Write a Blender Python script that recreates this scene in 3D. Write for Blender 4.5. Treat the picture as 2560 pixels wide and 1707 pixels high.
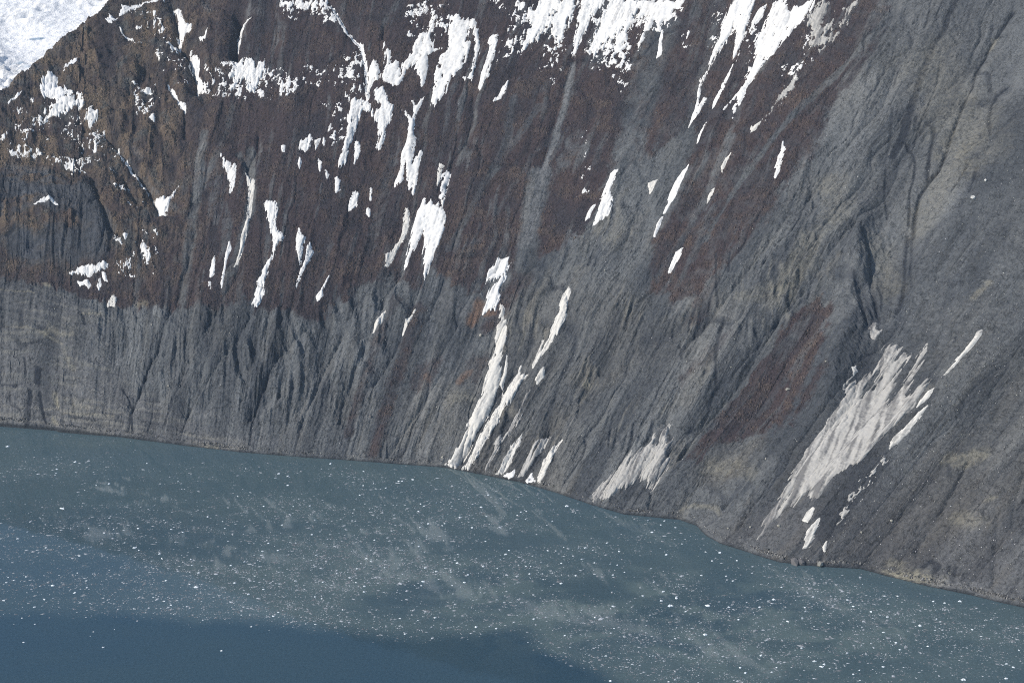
import bpy, math
import numpy as np

for _o in list(bpy.data.objects):
    bpy.data.objects.remove(_o, do_unlink=True)
scene = bpy.context.scene

# ---------------------------------------------------------------- camera (from a small aircraft, 700 m above the fjord)
cam_data = bpy.data.cameras.new('camera')
cam_data.sensor_width = 36.0
cam_data.lens = 50.0
cam_data.clip_start = 1.0
cam_data.clip_end = 60000.0
cam = bpy.data.objects.new('camera', cam_data)
cam.location = (0.0, 0.0, 700.0)
cam.rotation_euler = (math.radians(90.0 - 17.0), 0.0, 0.0)
scene.collection.objects.link(cam)
scene.camera = cam

# ---------------------------------------------------------------- sky, sun, exposure
SUN_DIR = np.array([-0.80, -0.27, 0.56]); SUN_DIR /= np.linalg.norm(SUN_DIR)     # towards the sun
world = bpy.data.worlds.new('World'); scene.world = world
world.use_nodes = True
wn = world.node_tree.nodes; wl = world.node_tree.links
sky = wn.new('ShaderNodeTexSky'); sky.sky_type = 'NISHITA'; sky.sun_disc = False
sky.sun_elevation = math.asin(SUN_DIR[2]); sky.sun_rotation = math.atan2(SUN_DIR[0], SUN_DIR[1])
sky.altitude = 300.0; sky.air_density = 1.0; sky.dust_density = 0.6; sky.ozone_density = 1.0
wn['Background'].inputs['Strength'].default_value = 0.135
wl.new(sky.outputs['Color'], wn['Background'].inputs['Color'])
sun_data = bpy.data.lights.new('sun', 'SUN'); sun_data.energy = 4.1; sun_data.angle = math.radians(0.53)
sun_data.color = (1.0, 0.94, 0.86)
sun = bpy.data.objects.new('sun', sun_data)
_el = math.asin(SUN_DIR[2]); _az = math.atan2(-SUN_DIR[0], SUN_DIR[1])
sun.rotation_euler = (math.pi / 2 - _el, 0.0, math.pi + math.atan2(SUN_DIR[1], SUN_DIR[0]) - math.pi / 2)
sun.location = tuple(SUN_DIR * 3000)
scene.collection.objects.link(sun)
scene.view_settings.view_transform = 'Standard'
scene.view_settings.look = 'None'
scene.view_settings.exposure = 0.1
scene.view_settings.gamma = 1.0
scene.view_settings.use_curve_mapping = False
HAZE_DENSITY = 2.4e-5
scene.cycles.max_bounces = 6
scene.cycles.diffuse_bounces = 2
scene.cycles.volume_bounces = 1
scene.cycles.use_denoising = False
scene.cycles.filter_width = 1.05

# Surveyed outlines, all in slope coordinates (s, t) in metres on the wall; floes in plan metres (x, y).
SHORE = [(-1721.5,2031.8),(-1021.5,1961.8),(-721.5,1881.8),(-685.1,1873.8),(-637.2,1864.2),(-629.7,1857.9),(-541.2,1839.1),(-451.5,1808.6),(-365.0,1781.9),(-282.0,1764.5),(-216.9,1753.1),(-147.1,1738.9),(-88.8,1727.8),(-41.3,1704.5),(10.2,1677.9),(50.1,1648.1),(97.9,1605.7),(135.0,1578.2),(172.6,1568.8),(200.6,1561.8),(217.7,1545.7),(225.9,1517.7),(239.2,1496.0),(259.7,1480.0),(279.5,1462.3),(299.3,1446.9),(341.7,1435.9),(384.9,1430.9),(411.1,1412.2),(448.2,1388.3),(485.6,1369.6),(513.7,1351.4),(534.9,1339.8),(793.9,1188.3),(1398.1,834.8)]
FLOW = [(-1500.0,-0.3269,36),(-721.5,-0.2269,37),(-525.1,-0.0785,37),(-359.7,0.0436,37.5),(-198.9,0.2356,38),(-82.9,0.3185,38.5),(-48.4,0.5105,39),(103.1,0.6545,39),(179.4,0.8378,38.5),(233.5,0.8247,38),(285.8,1.0123,37.5),(395.0,0.973,37),(530.3,1.0472,37),(1500.0,1.1472,36)]
SNOW = [
 ([(-673.2, 566.7), (-663.5, 561.0), (-666.7, 546.7), (-657.0, 538.2), (-649.2, 529.8), (-656.3, 521.3), (-661.7, 515.7), (-669.7, 526.8), (-681.2, 526.7), (-687.4, 538.0), (-684.2, 555.2)], 'smear', 'windblown snow bowl on the brown shoulder just below the glacier edge'),
 ([(-661.7, 515.7), (-649.3, 532.6), (-643.3, 521.4), (-636.0, 527.1), (-627.1, 513.9), (-630.5, 505.6), (-642.6, 507.6), (-655.3, 499.1), (-679.8, 490.5), (-687.5, 488.9), (-674.2, 496.1), (-663.2, 507.3)], 'speck', 'ragged snow fan along the lip of the brown bench, under the snow bowl'),
 ([(-624.9, 505.7), (-618.0, 513.9), (-614.6, 500.3), (-607.6, 489.6), (-612.7, 481.5), (-617.9, 476.1), (-625.7, 484.0), (-622.5, 494.8)], 'clean', 'compact snow pocket at the inner end of the speckled bench'),
 ([(-578.9, 692.8), (-568.8, 699.6), (-541.0, 697.4), (-539.1, 694.8), (-551.2, 693.7), (-561.8, 696.9), (-571.8, 688.8), (-581.8, 681.9), (-595.4, 672.5), (-589.2, 688.8)], 'smear', 'wind-streaked snow along the crest beside the glacier, highest on the shoulder'),
 ([(-606.1, 676.8), (-597.0, 669.9), (-595.0, 663.9), (-599.9, 655.9), (-607.2, 662.5)], 'smear', 'small drift on the ridge edge touching the glacier silhouette'),
 ([(-530.2, 692.8), (-524.7, 689.1), (-518.5, 674.7), (-514.6, 655.6), (-504.4, 647.7), (-507.3, 638.9), (-512.8, 642.2), (-513.9, 631.8), (-517.5, 619.0), (-522.5, 640.7), (-518.7, 650.8), (-522.6, 670.0)], 'clean', 'snow tongue in the upper part of the dark ravine on the brown knoll'),
 ([(-508.5, 605.1), (-495.9, 602.8), (-491.4, 591.0), (-491.2, 575.7), (-487.5, 562.9), (-481.1, 550.2), (-482.8, 537.8), (-490.0, 548.0), (-492.4, 568.2), (-498.3, 586.3), (-500.8, 596.8)], 'clean', 'bright snow wedge in the same ravine, lower down'),
 ([(-450.6, 589.0), (-445.8, 593.8), (-431.1, 583.5), (-428.3, 590.8), (-420.3, 578.3), (-420.5, 589.4), (-409.9, 575.7), (-412.4, 565.9), (-416.9, 558.7), (-418.5, 539.3), (-423.0, 532.1), (-426.9, 537.0), (-424.8, 551.5), (-430.2, 554.0), (-431.1, 563.8), (-437.2, 554.1), (-443.1, 561.6), (-445.1, 544.5), (-450.8, 529.9), (-446.8, 544.5), (-443.7, 549.4), (-453.4, 559.4), (-447.6, 574.0)], 'speck', 'broad ragged snow patch with brown holes in the middle of the brown face'),
 ([(-413.6, 541.7), (-409.4, 534.4), (-408.5, 524.8), (-412.6, 522.4), (-415.7, 536.9)], 'clean', 'thumb-shaped snow drop hanging below the broad ragged patch'),
 ([(-382.2, 555.8), (-379.3, 543.8), (-380.9, 527.0), (-383.5, 536.6), (-387.1, 539.0), (-387.9, 522.3), (-389.5, 524.7), (-390.2, 553.5), (-386.5, 541.4), (-383.4, 543.8)], 'clean', 'H-shaped snow patch right of the broad ragged patch'),
 ([(-448.1, 654.1), (-439.1, 659.1), (-434.0, 658.3), (-440.4, 654.1), (-445.6, 643.8), (-445.9, 626.2), (-446.8, 616.2), (-449.6, 636.5)], 'clean', 'thin curved snow rim along the edge of the dark cleft'),
 ([(-494.2, 628.4), (-487.8, 626.5), (-484.2, 636.5), (-485.9, 623.8), (-487.8, 613.7)], 'clean', 'small star-shaped snow scrap between the ravine and the dark cleft'),
 ([(-527.9, 546.6), (-522.1, 541.3), (-513.7, 525.8), (-507.2, 513.2), (-502.7, 513.2), (-501.6, 499.5), (-507.7, 506.9), (-515.1, 520.8)], 'clean', 'narrow snow strip ending in a triangle, in the short gully below the ravine'),
 ([(-556.5, 527.9), (-552.5, 535.6), (-549.1, 538.2), (-545.1, 526.3), (-548.5, 529.0), (-553.8, 528.6)], 'clean', 'tiny peaked snow scrap left of the short gully on the knoll'),
 ([(-545.5, 485.1), (-541.6, 494.0), (-538.4, 487.7), (-539.9, 482.6)], 'clean', 'lone little snow triangle low on the brown knoll'),
 ([(-590.7, 649.2), (-584.9, 637.3), (-575.7, 630.7), (-571.6, 619.2), (-563.4, 613.4), (-573.5, 622.2), (-579.3, 630.5), (-586.5, 634.7)], 'clean', 'broken snow arc high on the shoulder near the crest'),
 ([(-656.5, 572.5), (-649.8, 586.9), (-640.9, 593.9), (-642.4, 586.7), (-649.3, 575.3), (-656.3, 566.7)], 'smear', 'streaked snow slivers just above the snow bowl on the ridge edge'),
 ([(-730.2, 503.4), (-723.1, 514.8), (-711.0, 526.3), (-716.8, 514.9), (-725.0, 509.1), (-728.6, 502.0)], 'smear', 'thin snow slivers at the far left end of the ridge edge'),
 ([(-534.6, 366.6), (-528.4, 361.0), (-524.1, 356.5), (-518.8, 360.2), (-514.6, 355.8), (-509.2, 359.3), (-500.3, 375.8), (-505.5, 360.0), (-510.8, 336.2), (-514.7, 317.5), (-520.4, 326.2), (-525.1, 345.8)], 'clean', 'Y-shaped snow patch where two gullies meet on the left'),
 ([(-449.4, 427.1), (-443.7, 415.5), (-437.0, 412.2), (-435.4, 405.2), (-432.6, 413.4), (-429.6, 411.2), (-427.1, 378.9), (-429.2, 365.1), (-432.6, 362.7), (-433.0, 374.1), (-439.5, 392.3), (-446.8, 410.7)], 'clean', 'tooth-shaped snow patch right of the Y-shaped one'),
 ([(-416.5, 397.6), (-405.1, 384.2), (-402.7, 348.0), (-402.2, 321.1), (-403.4, 301.1), (-404.9, 276.8), (-408.0, 250.5), (-412.1, 246.0), (-409.0, 272.2), (-409.0, 294.2), (-406.7, 320.9), (-407.4, 352.3), (-410.3, 374.9), (-414.0, 388.5)], 'dirty', 'long dusty snow strip in the grey chute below the forked gully'),
 ([(-388.2, 354.1), (-382.2, 348.7), (-375.5, 351.2), (-372.0, 344.6), (-371.2, 331.3), (-371.5, 313.8), (-366.8, 305.0), (-356.0, 296.6), (-363.0, 283.3), (-364.7, 270.3), (-369.1, 250.6), (-370.9, 231.3), (-370.8, 212.2), (-369.4, 196.5), (-378.2, 186.5), (-382.0, 192.5), (-379.8, 209.5), (-376.4, 218.2), (-380.1, 224.3), (-377.0, 241.6), (-376.7, 252.3), (-367.4, 270.1), (-369.1, 291.8), (-376.2, 309.0), (-381.8, 330.9), (-388.5, 341.8)], 'clean', 'long two-lobed snow gully reaching down to the grey gully rim'),
 ([(-584.8, 443.1), (-570.6, 423.4), (-558.2, 403.8), (-549.5, 388.2), (-539.4, 378.1), (-541.0, 375.1), (-550.9, 382.3), (-561.7, 401.0), (-574.1, 420.7)], 'clean', 'thin slanting snow strip in the shaded gully left of the Y-shaped patch'),
 ([(-683.0, 298.3), (-673.4, 306.3), (-661.9, 312.3), (-657.9, 310.7), (-650.5, 301.3), (-661.6, 306.2), (-671.2, 302.4)], 'clean', 'thin snow arc on a ledge of the dark left cliff'),
 ([(-629.7, 218.9), (-622.0, 224.8), (-602.6, 230.5), (-592.7, 229.0), (-587.2, 234.3), (-579.4, 233.6), (-580.2, 230.7), (-586.7, 226.1), (-596.3, 222.2), (-604.0, 218.7), (-613.8, 218.6), (-621.8, 221.3)], 'clean', 'horizontal snow strip on the ledge below the dark left cliff'),
 ([(-620.4, 211.3), (-613.4, 211.0), (-605.7, 213.8), (-601.3, 206.5), (-604.0, 202.9), (-610.3, 208.4), (-616.1, 204.9)], 'clean', 'small lumpy snow patch just under the horizontal strip'),
 ([(-586.5, 222.5), (-582.4, 220.2), (-578.8, 210.0), (-582.9, 211.5)], 'clean', 'slim snow finger to the right under the horizontal strip'),
 ([(-588.9, 213.8), (-587.4, 206.1), (-589.8, 198.8), (-592.8, 204.4)], 'clean', 'tiny snow drop between the lumpy patch and the slim finger'),
 ([(-571.8, 266.9), (-566.3, 269.8), (-563.4, 260.8), (-566.0, 265.1)], 'clean', 'tiny bent snow scrap above the horizontal strip'),
 ([(-562.4, 275.5), (-557.6, 277.4), (-559.5, 269.2)], 'clean', 'tiny wedge of snow right of the bent scrap'),
 ([(-571.7, 195.5), (-566.4, 191.5), (-566.1, 177.7), (-576.1, 178.4), (-574.8, 186.3)], 'dirty', 'squat snow patch at the top of the left grey gullies'),
 ([(-440.7, 261.6), (-438.3, 257.5), (-437.3, 233.7), (-441.6, 229.0), (-443.2, 254.9)], 'clean', 'leftmost of two parallel snow strips low on the brown slope'),
 ([(-442.8, 220.3), (-440.2, 221.0), (-439.4, 212.0), (-441.4, 212.3)], 'clean', 'tiny snow dot below the leftmost parallel strip'),
 ([(-423.4, 282.6), (-420.2, 271.8), (-423.6, 254.2), (-424.1, 228.2), (-424.4, 213.1), (-426.4, 219.4), (-425.5, 238.9), (-425.2, 267.1)], 'clean', 'slightly longer right one of two parallel snow strips'),
 ([(-342.7, 312.4), (-337.4, 299.5), (-332.8, 297.4), (-334.0, 282.2), (-331.7, 260.8), (-332.6, 250.1), (-339.1, 275.6), (-342.8, 295.0)], 'clean', 'dagger-shaped snow patch right of the long two-lobed gully'),
 ([(-325.7, 290.0), (-320.9, 280.5), (-323.4, 263.2), (-328.7, 241.7), (-331.6, 221.6), (-331.8, 239.5), (-327.1, 265.2), (-328.4, 284.6)], 'clean', 'curved snow strip tapering down beside the dagger-shaped patch'),
 ([(-296.2, 245.1), (-296.9, 238.8), (-300.4, 223.9), (-298.0, 215.7), (-303.4, 206.1), (-306.7, 215.3), (-302.1, 223.8), (-298.1, 240.8)], 'clean', 'small tailed snow patch just above the grey gully rim'),
 ([(-358.1, 447.1), (-352.1, 451.7), (-348.3, 461.0), (-344.8, 451.7), (-345.9, 440.2), (-351.6, 433.3), (-357.6, 435.6)], 'clean', 'rounded snow patch at the middle of the brown slope, left of the snow strips'),
 ([(-342.1, 449.4), (-336.0, 451.7), (-337.8, 440.2), (-339.6, 435.6)], 'clean', 'little snow wedge right of the rounded patch'),
 ([(-332.7, 454.0), (-330.6, 449.4), (-330.8, 442.0), (-332.4, 445.9)], 'clean', 'tiny snow sliver farthest right beside the rounded patch'),
 ([(-378.1, 438.8), (-373.9, 438.9), (-374.1, 428.5), (-376.1, 428.4)], 'clean', 'tiny snow square left of the rounded patch'),
 ([(-327.6, 477.1), (-327.1, 467.8), (-328.8, 465.1), (-328.9, 472.5)], 'clean', 'thin snow tick above the rounded patch'),
 ([(-355.2, 421.8), (-352.3, 414.9), (-352.8, 402.4), (-355.8, 410.4)], 'clean', 'small snow drop below the rounded patch'),
 ([(-334.0, 420.1), (-329.8, 415.1), (-329.5, 400.3), (-332.2, 408.2)], 'clean', 'small snow drop to the right, below the little wedge'),
 ([(-324.3, 403.8), (-320.0, 399.3), (-321.1, 392.1)], 'clean', 'tiny snow triangle near the middle of the brown slope'),
 ([(-312.7, 396.0), (-305.8, 392.7), (-305.2, 377.1), (-308.6, 372.6)], 'clean', 'stubby snow patch under the lower end of the long left gully strip'),
 ([(-406.0, 682.3), (-355.4, 680.1), (-348.4, 669.8), (-354.7, 672.6), (-365.2, 670.6), (-370.3, 675.8), (-379.3, 671.2), (-387.7, 676.5), (-391.7, 666.6), (-395.8, 676.8)], 'speck', 'fringed snowfield cut by the top of the picture, left of centre'),
 ([(-349.1, 677.3), (-337.4, 655.8), (-326.1, 632.0), (-315.5, 615.8), (-308.9, 607.1), (-299.6, 563.8), (-296.7, 542.4), (-292.3, 518.8), (-293.7, 511.8), (-298.6, 533.0), (-300.1, 551.9), (-305.7, 580.6), (-312.6, 602.4), (-321.8, 619.7), (-330.6, 632.2), (-345.7, 664.8)], 'clean', 'long curving ribbon of snow in the gully leading down from the fringed snowfield'),
 ([(-299.0, 561.4), (-294.4, 573.2), (-287.0, 561.1), (-282.9, 551.6), (-281.1, 561.0), (-286.8, 601.7), (-278.1, 584.7), (-276.4, 570.4), (-270.8, 572.6), (-266.3, 560.7), (-263.6, 551.2), (-264.6, 570.1), (-256.4, 586.4), (-254.6, 617.4), (-246.0, 618.3), (-243.2, 640.9), (-238.0, 645.5), (-239.8, 626.4), (-242.6, 614.5), (-236.4, 590.6), (-229.2, 591.5), (-235.8, 585.8), (-240.7, 578.9), (-237.6, 562.3), (-238.3, 541.3), (-240.7, 536.6), (-247.2, 550.8), (-252.7, 569.8), (-260.0, 558.1), (-262.6, 544.1), (-267.6, 537.2), (-279.9, 539.7), (-283.8, 546.9), (-290.7, 542.3), (-295.5, 532.9)], 'clean', 'jagged chain of snow running right from the curving ribbon'),
 ([(-226.1, 642.6), (-220.8, 645.9), (-212.3, 637.2), (-205.7, 641.7), (-199.9, 631.9), (-191.2, 593.7), (-190.1, 558.7), (-189.0, 537.9), (-192.4, 544.9), (-196.1, 540.4), (-198.4, 545.0), (-193.1, 554.2), (-193.8, 582.1), (-198.9, 615.2), (-204.7, 625.0), (-205.6, 606.0), (-200.5, 596.4), (-201.3, 573.0), (-207.4, 554.5), (-213.9, 538.4), (-214.4, 522.2), (-220.5, 513.1), (-223.7, 494.8), (-227.2, 527.1), (-229.1, 559.7), (-227.4, 578.5), (-222.0, 592.4), (-225.4, 616.3)], 'clean', 'large hooked snow patch in the upper centre, with a brown gap inside'),
 ([(-181.0, 612.1), (-175.5, 609.5), (-173.0, 593.0), (-175.0, 565.2), (-174.5, 544.4), (-178.5, 523.9), (-181.9, 530.8), (-182.3, 546.9), (-180.2, 570.0), (-180.6, 591.0), (-184.2, 605.2)], 'clean', 'straight snow strip just right of the large hooked patch'),
 ([(-153.1, 536.9), (-153.6, 523.3), (-155.5, 509.7), (-163.1, 507.6), (-159.2, 514.3), (-157.2, 527.9)], 'clean', 'small slanted snow streak below the straight strip'),
 ([(-312.7, 512.0), (-305.7, 516.6), (-294.7, 514.2), (-288.5, 507.1), (-284.8, 490.8), (-292.9, 500.2), (-296.9, 495.5), (-299.4, 479.3), (-301.4, 458.6), (-303.6, 440.3), (-304.4, 422.1), (-308.9, 408.4), (-311.7, 417.5), (-309.6, 438.0), (-308.9, 456.3), (-308.4, 477.0), (-314.2, 486.3), (-309.8, 500.3)], 'clean', 'long snow leg hanging from the foot of the curving ribbon'),
 ([(-288.5, 530.5), (-279.0, 532.7), (-271.7, 511.6), (-266.2, 504.5), (-265.5, 488.3), (-268.1, 474.6), (-268.9, 458.6), (-272.6, 447.2), (-276.1, 449.5), (-274.2, 463.1), (-279.0, 481.5), (-283.6, 493.1), (-279.8, 504.7), (-287.1, 514.1)], 'clean', 'lozenge-shaped snow patch below the jagged chain'),
 ([(-246.0, 511.2), (-242.3, 506.5), (-235.1, 519.1), (-238.6, 501.9), (-240.7, 485.8), (-239.8, 469.8), (-233.8, 456.2), (-235.1, 440.4), (-233.3, 420.2), (-230.6, 417.9), (-228.9, 440.3), (-225.3, 438.1), (-225.1, 409.0), (-222.5, 380.3), (-224.1, 375.9), (-226.4, 389.1), (-229.7, 380.2), (-234.7, 400.1), (-239.6, 420.1), (-239.5, 400.1), (-237.7, 394.5), (-245.8, 385.6), (-247.9, 393.3), (-244.8, 413.4), (-246.9, 435.8), (-244.7, 451.7), (-244.1, 467.6), (-246.1, 485.9), (-255.9, 500.9), (-251.2, 495.1), (-244.1, 488.1)], 'clean', 'branching snow patch shaped like an X with two legs, mid slope'),
 ([(-297.7, 454.0), (-292.1, 447.2), (-292.2, 431.2), (-294.6, 419.9), (-296.6, 428.9)], 'clean', 'small snow lozenge right of the long snow leg'),
 ([(-292.1, 375.1), (-288.7, 379.6), (-282.9, 373.0), (-283.1, 353.1), (-289.4, 346.4), (-291.2, 352.9)], 'clean', 'oval snow patch below the long snow leg'),
 ([(-271.0, 353.3), (-267.4, 351.2), (-266.2, 339.1), (-270.4, 344.5)], 'clean', 'tiny snow oval right of and below the oval patch'),
 ([(-273.0, 386.4), (-271.4, 386.4), (-268.8, 366.5), (-269.7, 366.5)], 'clean', 'hair-thin snow line above the tiny oval'),
 ([(-203.0, 418.1), (-197.0, 411.5), (-196.5, 391.6), (-198.4, 380.6), (-202.1, 404.8)], 'dirty', 'short grey snow stripe left of the top of the forked fang'),
 ([(-192.7, 409.3), (-187.5, 402.7), (-186.9, 383.0), (-186.7, 365.5), (-187.3, 352.5), (-180.2, 337.6), (-177.9, 318.6), (-180.0, 301.4), (-181.1, 276.1), (-184.1, 259.2), (-185.9, 248.8), (-189.9, 259.0), (-193.6, 279.8), (-198.1, 305.1), (-200.7, 309.3), (-204.7, 300.6), (-207.9, 283.6), (-211.1, 266.6), (-214.6, 259.2), (-214.9, 277.0), (-213.8, 296.1), (-214.3, 315.3), (-215.6, 330.3), (-215.6, 347.6), (-209.2, 365.2), (-205.9, 356.5), (-201.1, 360.9), (-197.0, 352.3), (-193.0, 356.8), (-192.3, 369.8), (-194.9, 391.6)], 'clean', 'big forked snow fang at the foot of the brown slope, centre'),
 ([(-229.0, 353.9), (-225.0, 354.0), (-220.5, 334.5), (-219.7, 317.5), (-221.3, 308.7), (-226.3, 291.5), (-231.7, 268.1), (-235.5, 265.9), (-237.9, 282.7), (-233.3, 285.0), (-227.1, 304.3), (-225.8, 323.7)], 'dirty', 'narrow dirty snow strip just left of the forked fang'),
 ([(-145.3, 650.2), (-140.3, 668.7), (-128.8, 667.9), (-128.5, 649.1), (-130.7, 630.5), (-133.3, 614.4), (-137.7, 600.7), (-144.8, 587.2), (-148.0, 598.9), (-147.3, 619.8), (-150.6, 641.1), (-149.3, 650.4)], 'speck', 'leftmost ragged snow slope of the big top snowfield'),
 ([(-124.8, 648.8), (-123.9, 667.5), (-110.7, 666.5), (-112.7, 648.0), (-114.6, 629.6), (-115.7, 613.4), (-116.5, 595.1), (-118.0, 581.4), (-119.7, 599.8), (-126.6, 611.7), (-126.8, 637.3)], 'speck', 'second ragged snow slope of the big top snowfield, counted from the left'),
 ([(-109.6, 666.4), (-89.2, 665.0), (-92.0, 646.7), (-95.9, 628.5), (-98.4, 601.1), (-98.6, 580.6), (-100.1, 571.5), (-102.6, 576.2), (-106.1, 612.9), (-106.5, 638.3)], 'clean', 'smooth snow wedge in the big top snowfield that feeds the grey chute'),
 ([(-87.1, 664.9), (-61.8, 663.8), (-62.7, 650.2), (-66.4, 634.3), (-70.6, 614.0), (-74.1, 602.7), (-79.2, 593.7), (-85.2, 575.7), (-90.5, 580.3), (-88.9, 598.4), (-89.5, 630.4), (-86.1, 651.0)], 'speck', 'widest ragged snow slope of the big top snowfield'),
 ([(-61.8, 663.8), (-34.6, 663.2), (-37.7, 649.7), (-41.6, 636.3), (-43.8, 625.1), (-49.9, 629.6), (-54.2, 611.6), (-53.9, 591.5), (-55.7, 595.9), (-55.9, 609.4), (-55.1, 629.6), (-58.8, 638.7), (-65.0, 625.2), (-65.9, 604.9), (-62.6, 566.9), (-68.2, 580.2), (-71.0, 564.5), (-72.5, 573.4), (-72.3, 598.2), (-70.2, 618.5), (-64.0, 638.8)], 'speck', 'rightmost torn snow slope of the big top snowfield'),
 ([(-43.4, 622.9), (-41.2, 616.2), (-36.2, 580.8), (-38.5, 578.5), (-41.8, 605.0)], 'clean', 'short snow stripe in the grey gully below the top snowfield'),
 ([(-31.9, 402.4), (-32.3, 393.9), (-31.4, 375.2), (-26.5, 361.3), (-25.0, 340.9), (-27.7, 336.4), (-33.3, 327.6), (-34.2, 345.9), (-36.5, 360.0), (-33.9, 374.9), (-35.6, 366.4), (-37.3, 363.1), (-37.4, 378.7), (-37.5, 399.6), (-36.0, 404.0)], 'clean', 'split bright snow patch on grey scree right of the grey chute'),
 ([(-39.3, 355.6), (-40.9, 336.7), (-43.6, 334.3), (-43.7, 342.6), (-42.5, 353.1)], 'clean', 'small snow flake just left of the split bright patch'),
 ([(25.0, 420.5), (24.9, 412.2), (24.6, 395.7), (25.6, 381.6), (24.6, 363.0), (23.2, 354.6), (21.6, 368.6), (19.4, 384.5), (19.7, 398.9), (20.6, 413.5)], 'clean', 'slim leaf-shaped snow patch on grey scree between brown bands'),
 ([(22.6, 348.4), (24.9, 334.7), (25.3, 318.7), (24.1, 320.5), (21.1, 338.0)], 'clean', 'thin snow tail straight below the leaf-shaped patch'),
 ([(54.0, 315.5), (54.6, 305.8), (52.2, 285.4), (51.0, 283.0), (49.6, 292.6), (49.6, 308.4)], 'clean', 'small bright snow blade low on the right-hand brown band'),
 ([(-2.8, 393.4), (3.9, 399.5), (2.7, 387.9), (2.4, 379.6)], 'dirty', 'small faint snow flake left of the leaf-shaped patch'),
 ([(2.1, 641.6), (4.1, 663.6), (18.9, 664.3), (20.0, 646.9), (22.0, 623.2), (24.1, 599.6), (24.1, 580.3), (23.8, 567.4), (20.5, 573.5), (17.7, 592.5), (12.4, 618.1), (11.7, 598.5), (8.2, 578.7), (7.3, 567.9), (6.2, 552.7), (5.5, 533.4), (3.6, 528.9), (2.2, 539.5), (4.0, 556.9), (3.0, 576.2), (2.0, 595.7), (3.6, 608.8), (0.0, 630.5)], 'clean', 'forked snow tongue at the top, left neighbour of the largest snow tongue'),
 ([(4.2, 531.1), (7.4, 520.7), (10.9, 499.8), (12.5, 514.9), (14.8, 513.1), (13.6, 493.9), (10.4, 473.4), (9.8, 482.8), (9.1, 499.6), (6.7, 516.4)], 'clean', 'hooked thin snow line continuing below the forked tongue'),
 ([(28.4, 654.0), (29.0, 636.7), (26.8, 617.1), (25.5, 608.4), (23.7, 625.5), (24.3, 642.9)], 'clean', 'slim snow blade between the forked and the largest snow tongue'),
 ([(23.6, 563.1), (24.9, 544.1), (25.5, 523.0), (25.0, 501.8), (23.7, 495.3), (22.2, 507.7), (22.6, 524.7), (22.6, 543.8)], 'clean', 'tapering snow strip under the right prong of the forked tongue'),
 ([(40.3, 665.8), (47.4, 644.9), (49.8, 653.7), (55.2, 654.3), (62.8, 668.0), (63.6, 651.0), (60.7, 631.5), (56.0, 609.7), (51.3, 587.8), (48.8, 570.5), (46.8, 551.2), (43.0, 529.7), (43.9, 513.0), (43.2, 504.5), (44.7, 486.0), (44.1, 483.8), (40.7, 497.9), (40.9, 508.4), (39.3, 516.5), (36.7, 503.5), (34.2, 494.8), (35.7, 511.8), (37.8, 526.8), (39.8, 541.8), (40.2, 563.0), (36.1, 583.8), (33.8, 607.0), (32.8, 630.6), (34.1, 658.8)], 'clean', 'largest smooth snow tongue at the top right, tapering down to the left'),
 ([(64.3, 661.8), (70.1, 668.9), (75.1, 656.8), (77.5, 633.9), (81.1, 640.7), (79.2, 657.3), (83.6, 634.8), (83.0, 615.9), (88.6, 627.3), (87.2, 645.9), (85.3, 670.9), (94.2, 672.2), (94.2, 655.4), (90.7, 636.0), (88.1, 612.6), (81.4, 592.6), (76.2, 600.1), (69.0, 620.0), (64.4, 634.1)], 'dustspeck', 'greyish melting snow patch right of the largest tongue'),
 ([(79.2, 558.9), (79.7, 544.5), (77.0, 525.4), (72.0, 509.9), (70.4, 495.1), (69.2, 490.8), (68.1, 498.8), (70.4, 511.6), (71.0, 530.4), (71.1, 542.8), (73.3, 551.6)], 'dustspeck', 'broken grey snow streak downhill of the greyish melting patch'),
 ([(67.0, 486.2), (66.4, 475.8), (63.5, 469.0), (62.7, 476.1)], 'dirty', 'small grey snow scrap at the end of the broken streak'),
 ([(24.4, 478.6), (23.6, 465.9), (24.4, 451.5), (23.5, 450.3), (22.2, 459.4), (22.6, 474.1)], 'clean', 'small snow needle below the tapering strip'),
 ([(55.9, 438.7), (55.3, 426.3), (55.8, 414.2), (52.9, 421.7), (53.6, 432.1)], 'dirty', 'small dull snow needle below the largest tongue'),
 ([(90.7, 467.1), (94.0, 459.8), (95.8, 448.2), (98.2, 432.7), (99.0, 418.9), (97.9, 418.6), (95.5, 432.0), (92.0, 449.2), (91.4, 459.2)], 'clean', 'isolated slim snow patch at the lower edge of the right brown band'),
 ([(54.9, 396.7), (56.4, 390.0), (54.8, 376.5), (52.8, 385.1), (53.4, 393.3)], 'dirty', 'small snow chip lower down in line with the dull needle'),
 ([(-104.1, 276.9), (-99.3, 275.0), (-98.7, 260.7), (-101.1, 252.4), (-107.5, 248.0), (-113.5, 241.6), (-115.0, 253.8), (-113.4, 266.2), (-109.5, 274.6)], 'clean', 'upper of two bright blocks of snow at the foot of the grey chute'),
 ([(-98.2, 252.5), (-99.0, 238.2), (-96.8, 224.1), (-97.7, 210.0), (-108.8, 205.4), (-108.9, 217.5), (-110.0, 233.6), (-106.5, 244.0), (-101.5, 248.3)], 'clean', 'lower of two bright blocks of snow, beside the orange earth patch'),
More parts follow.
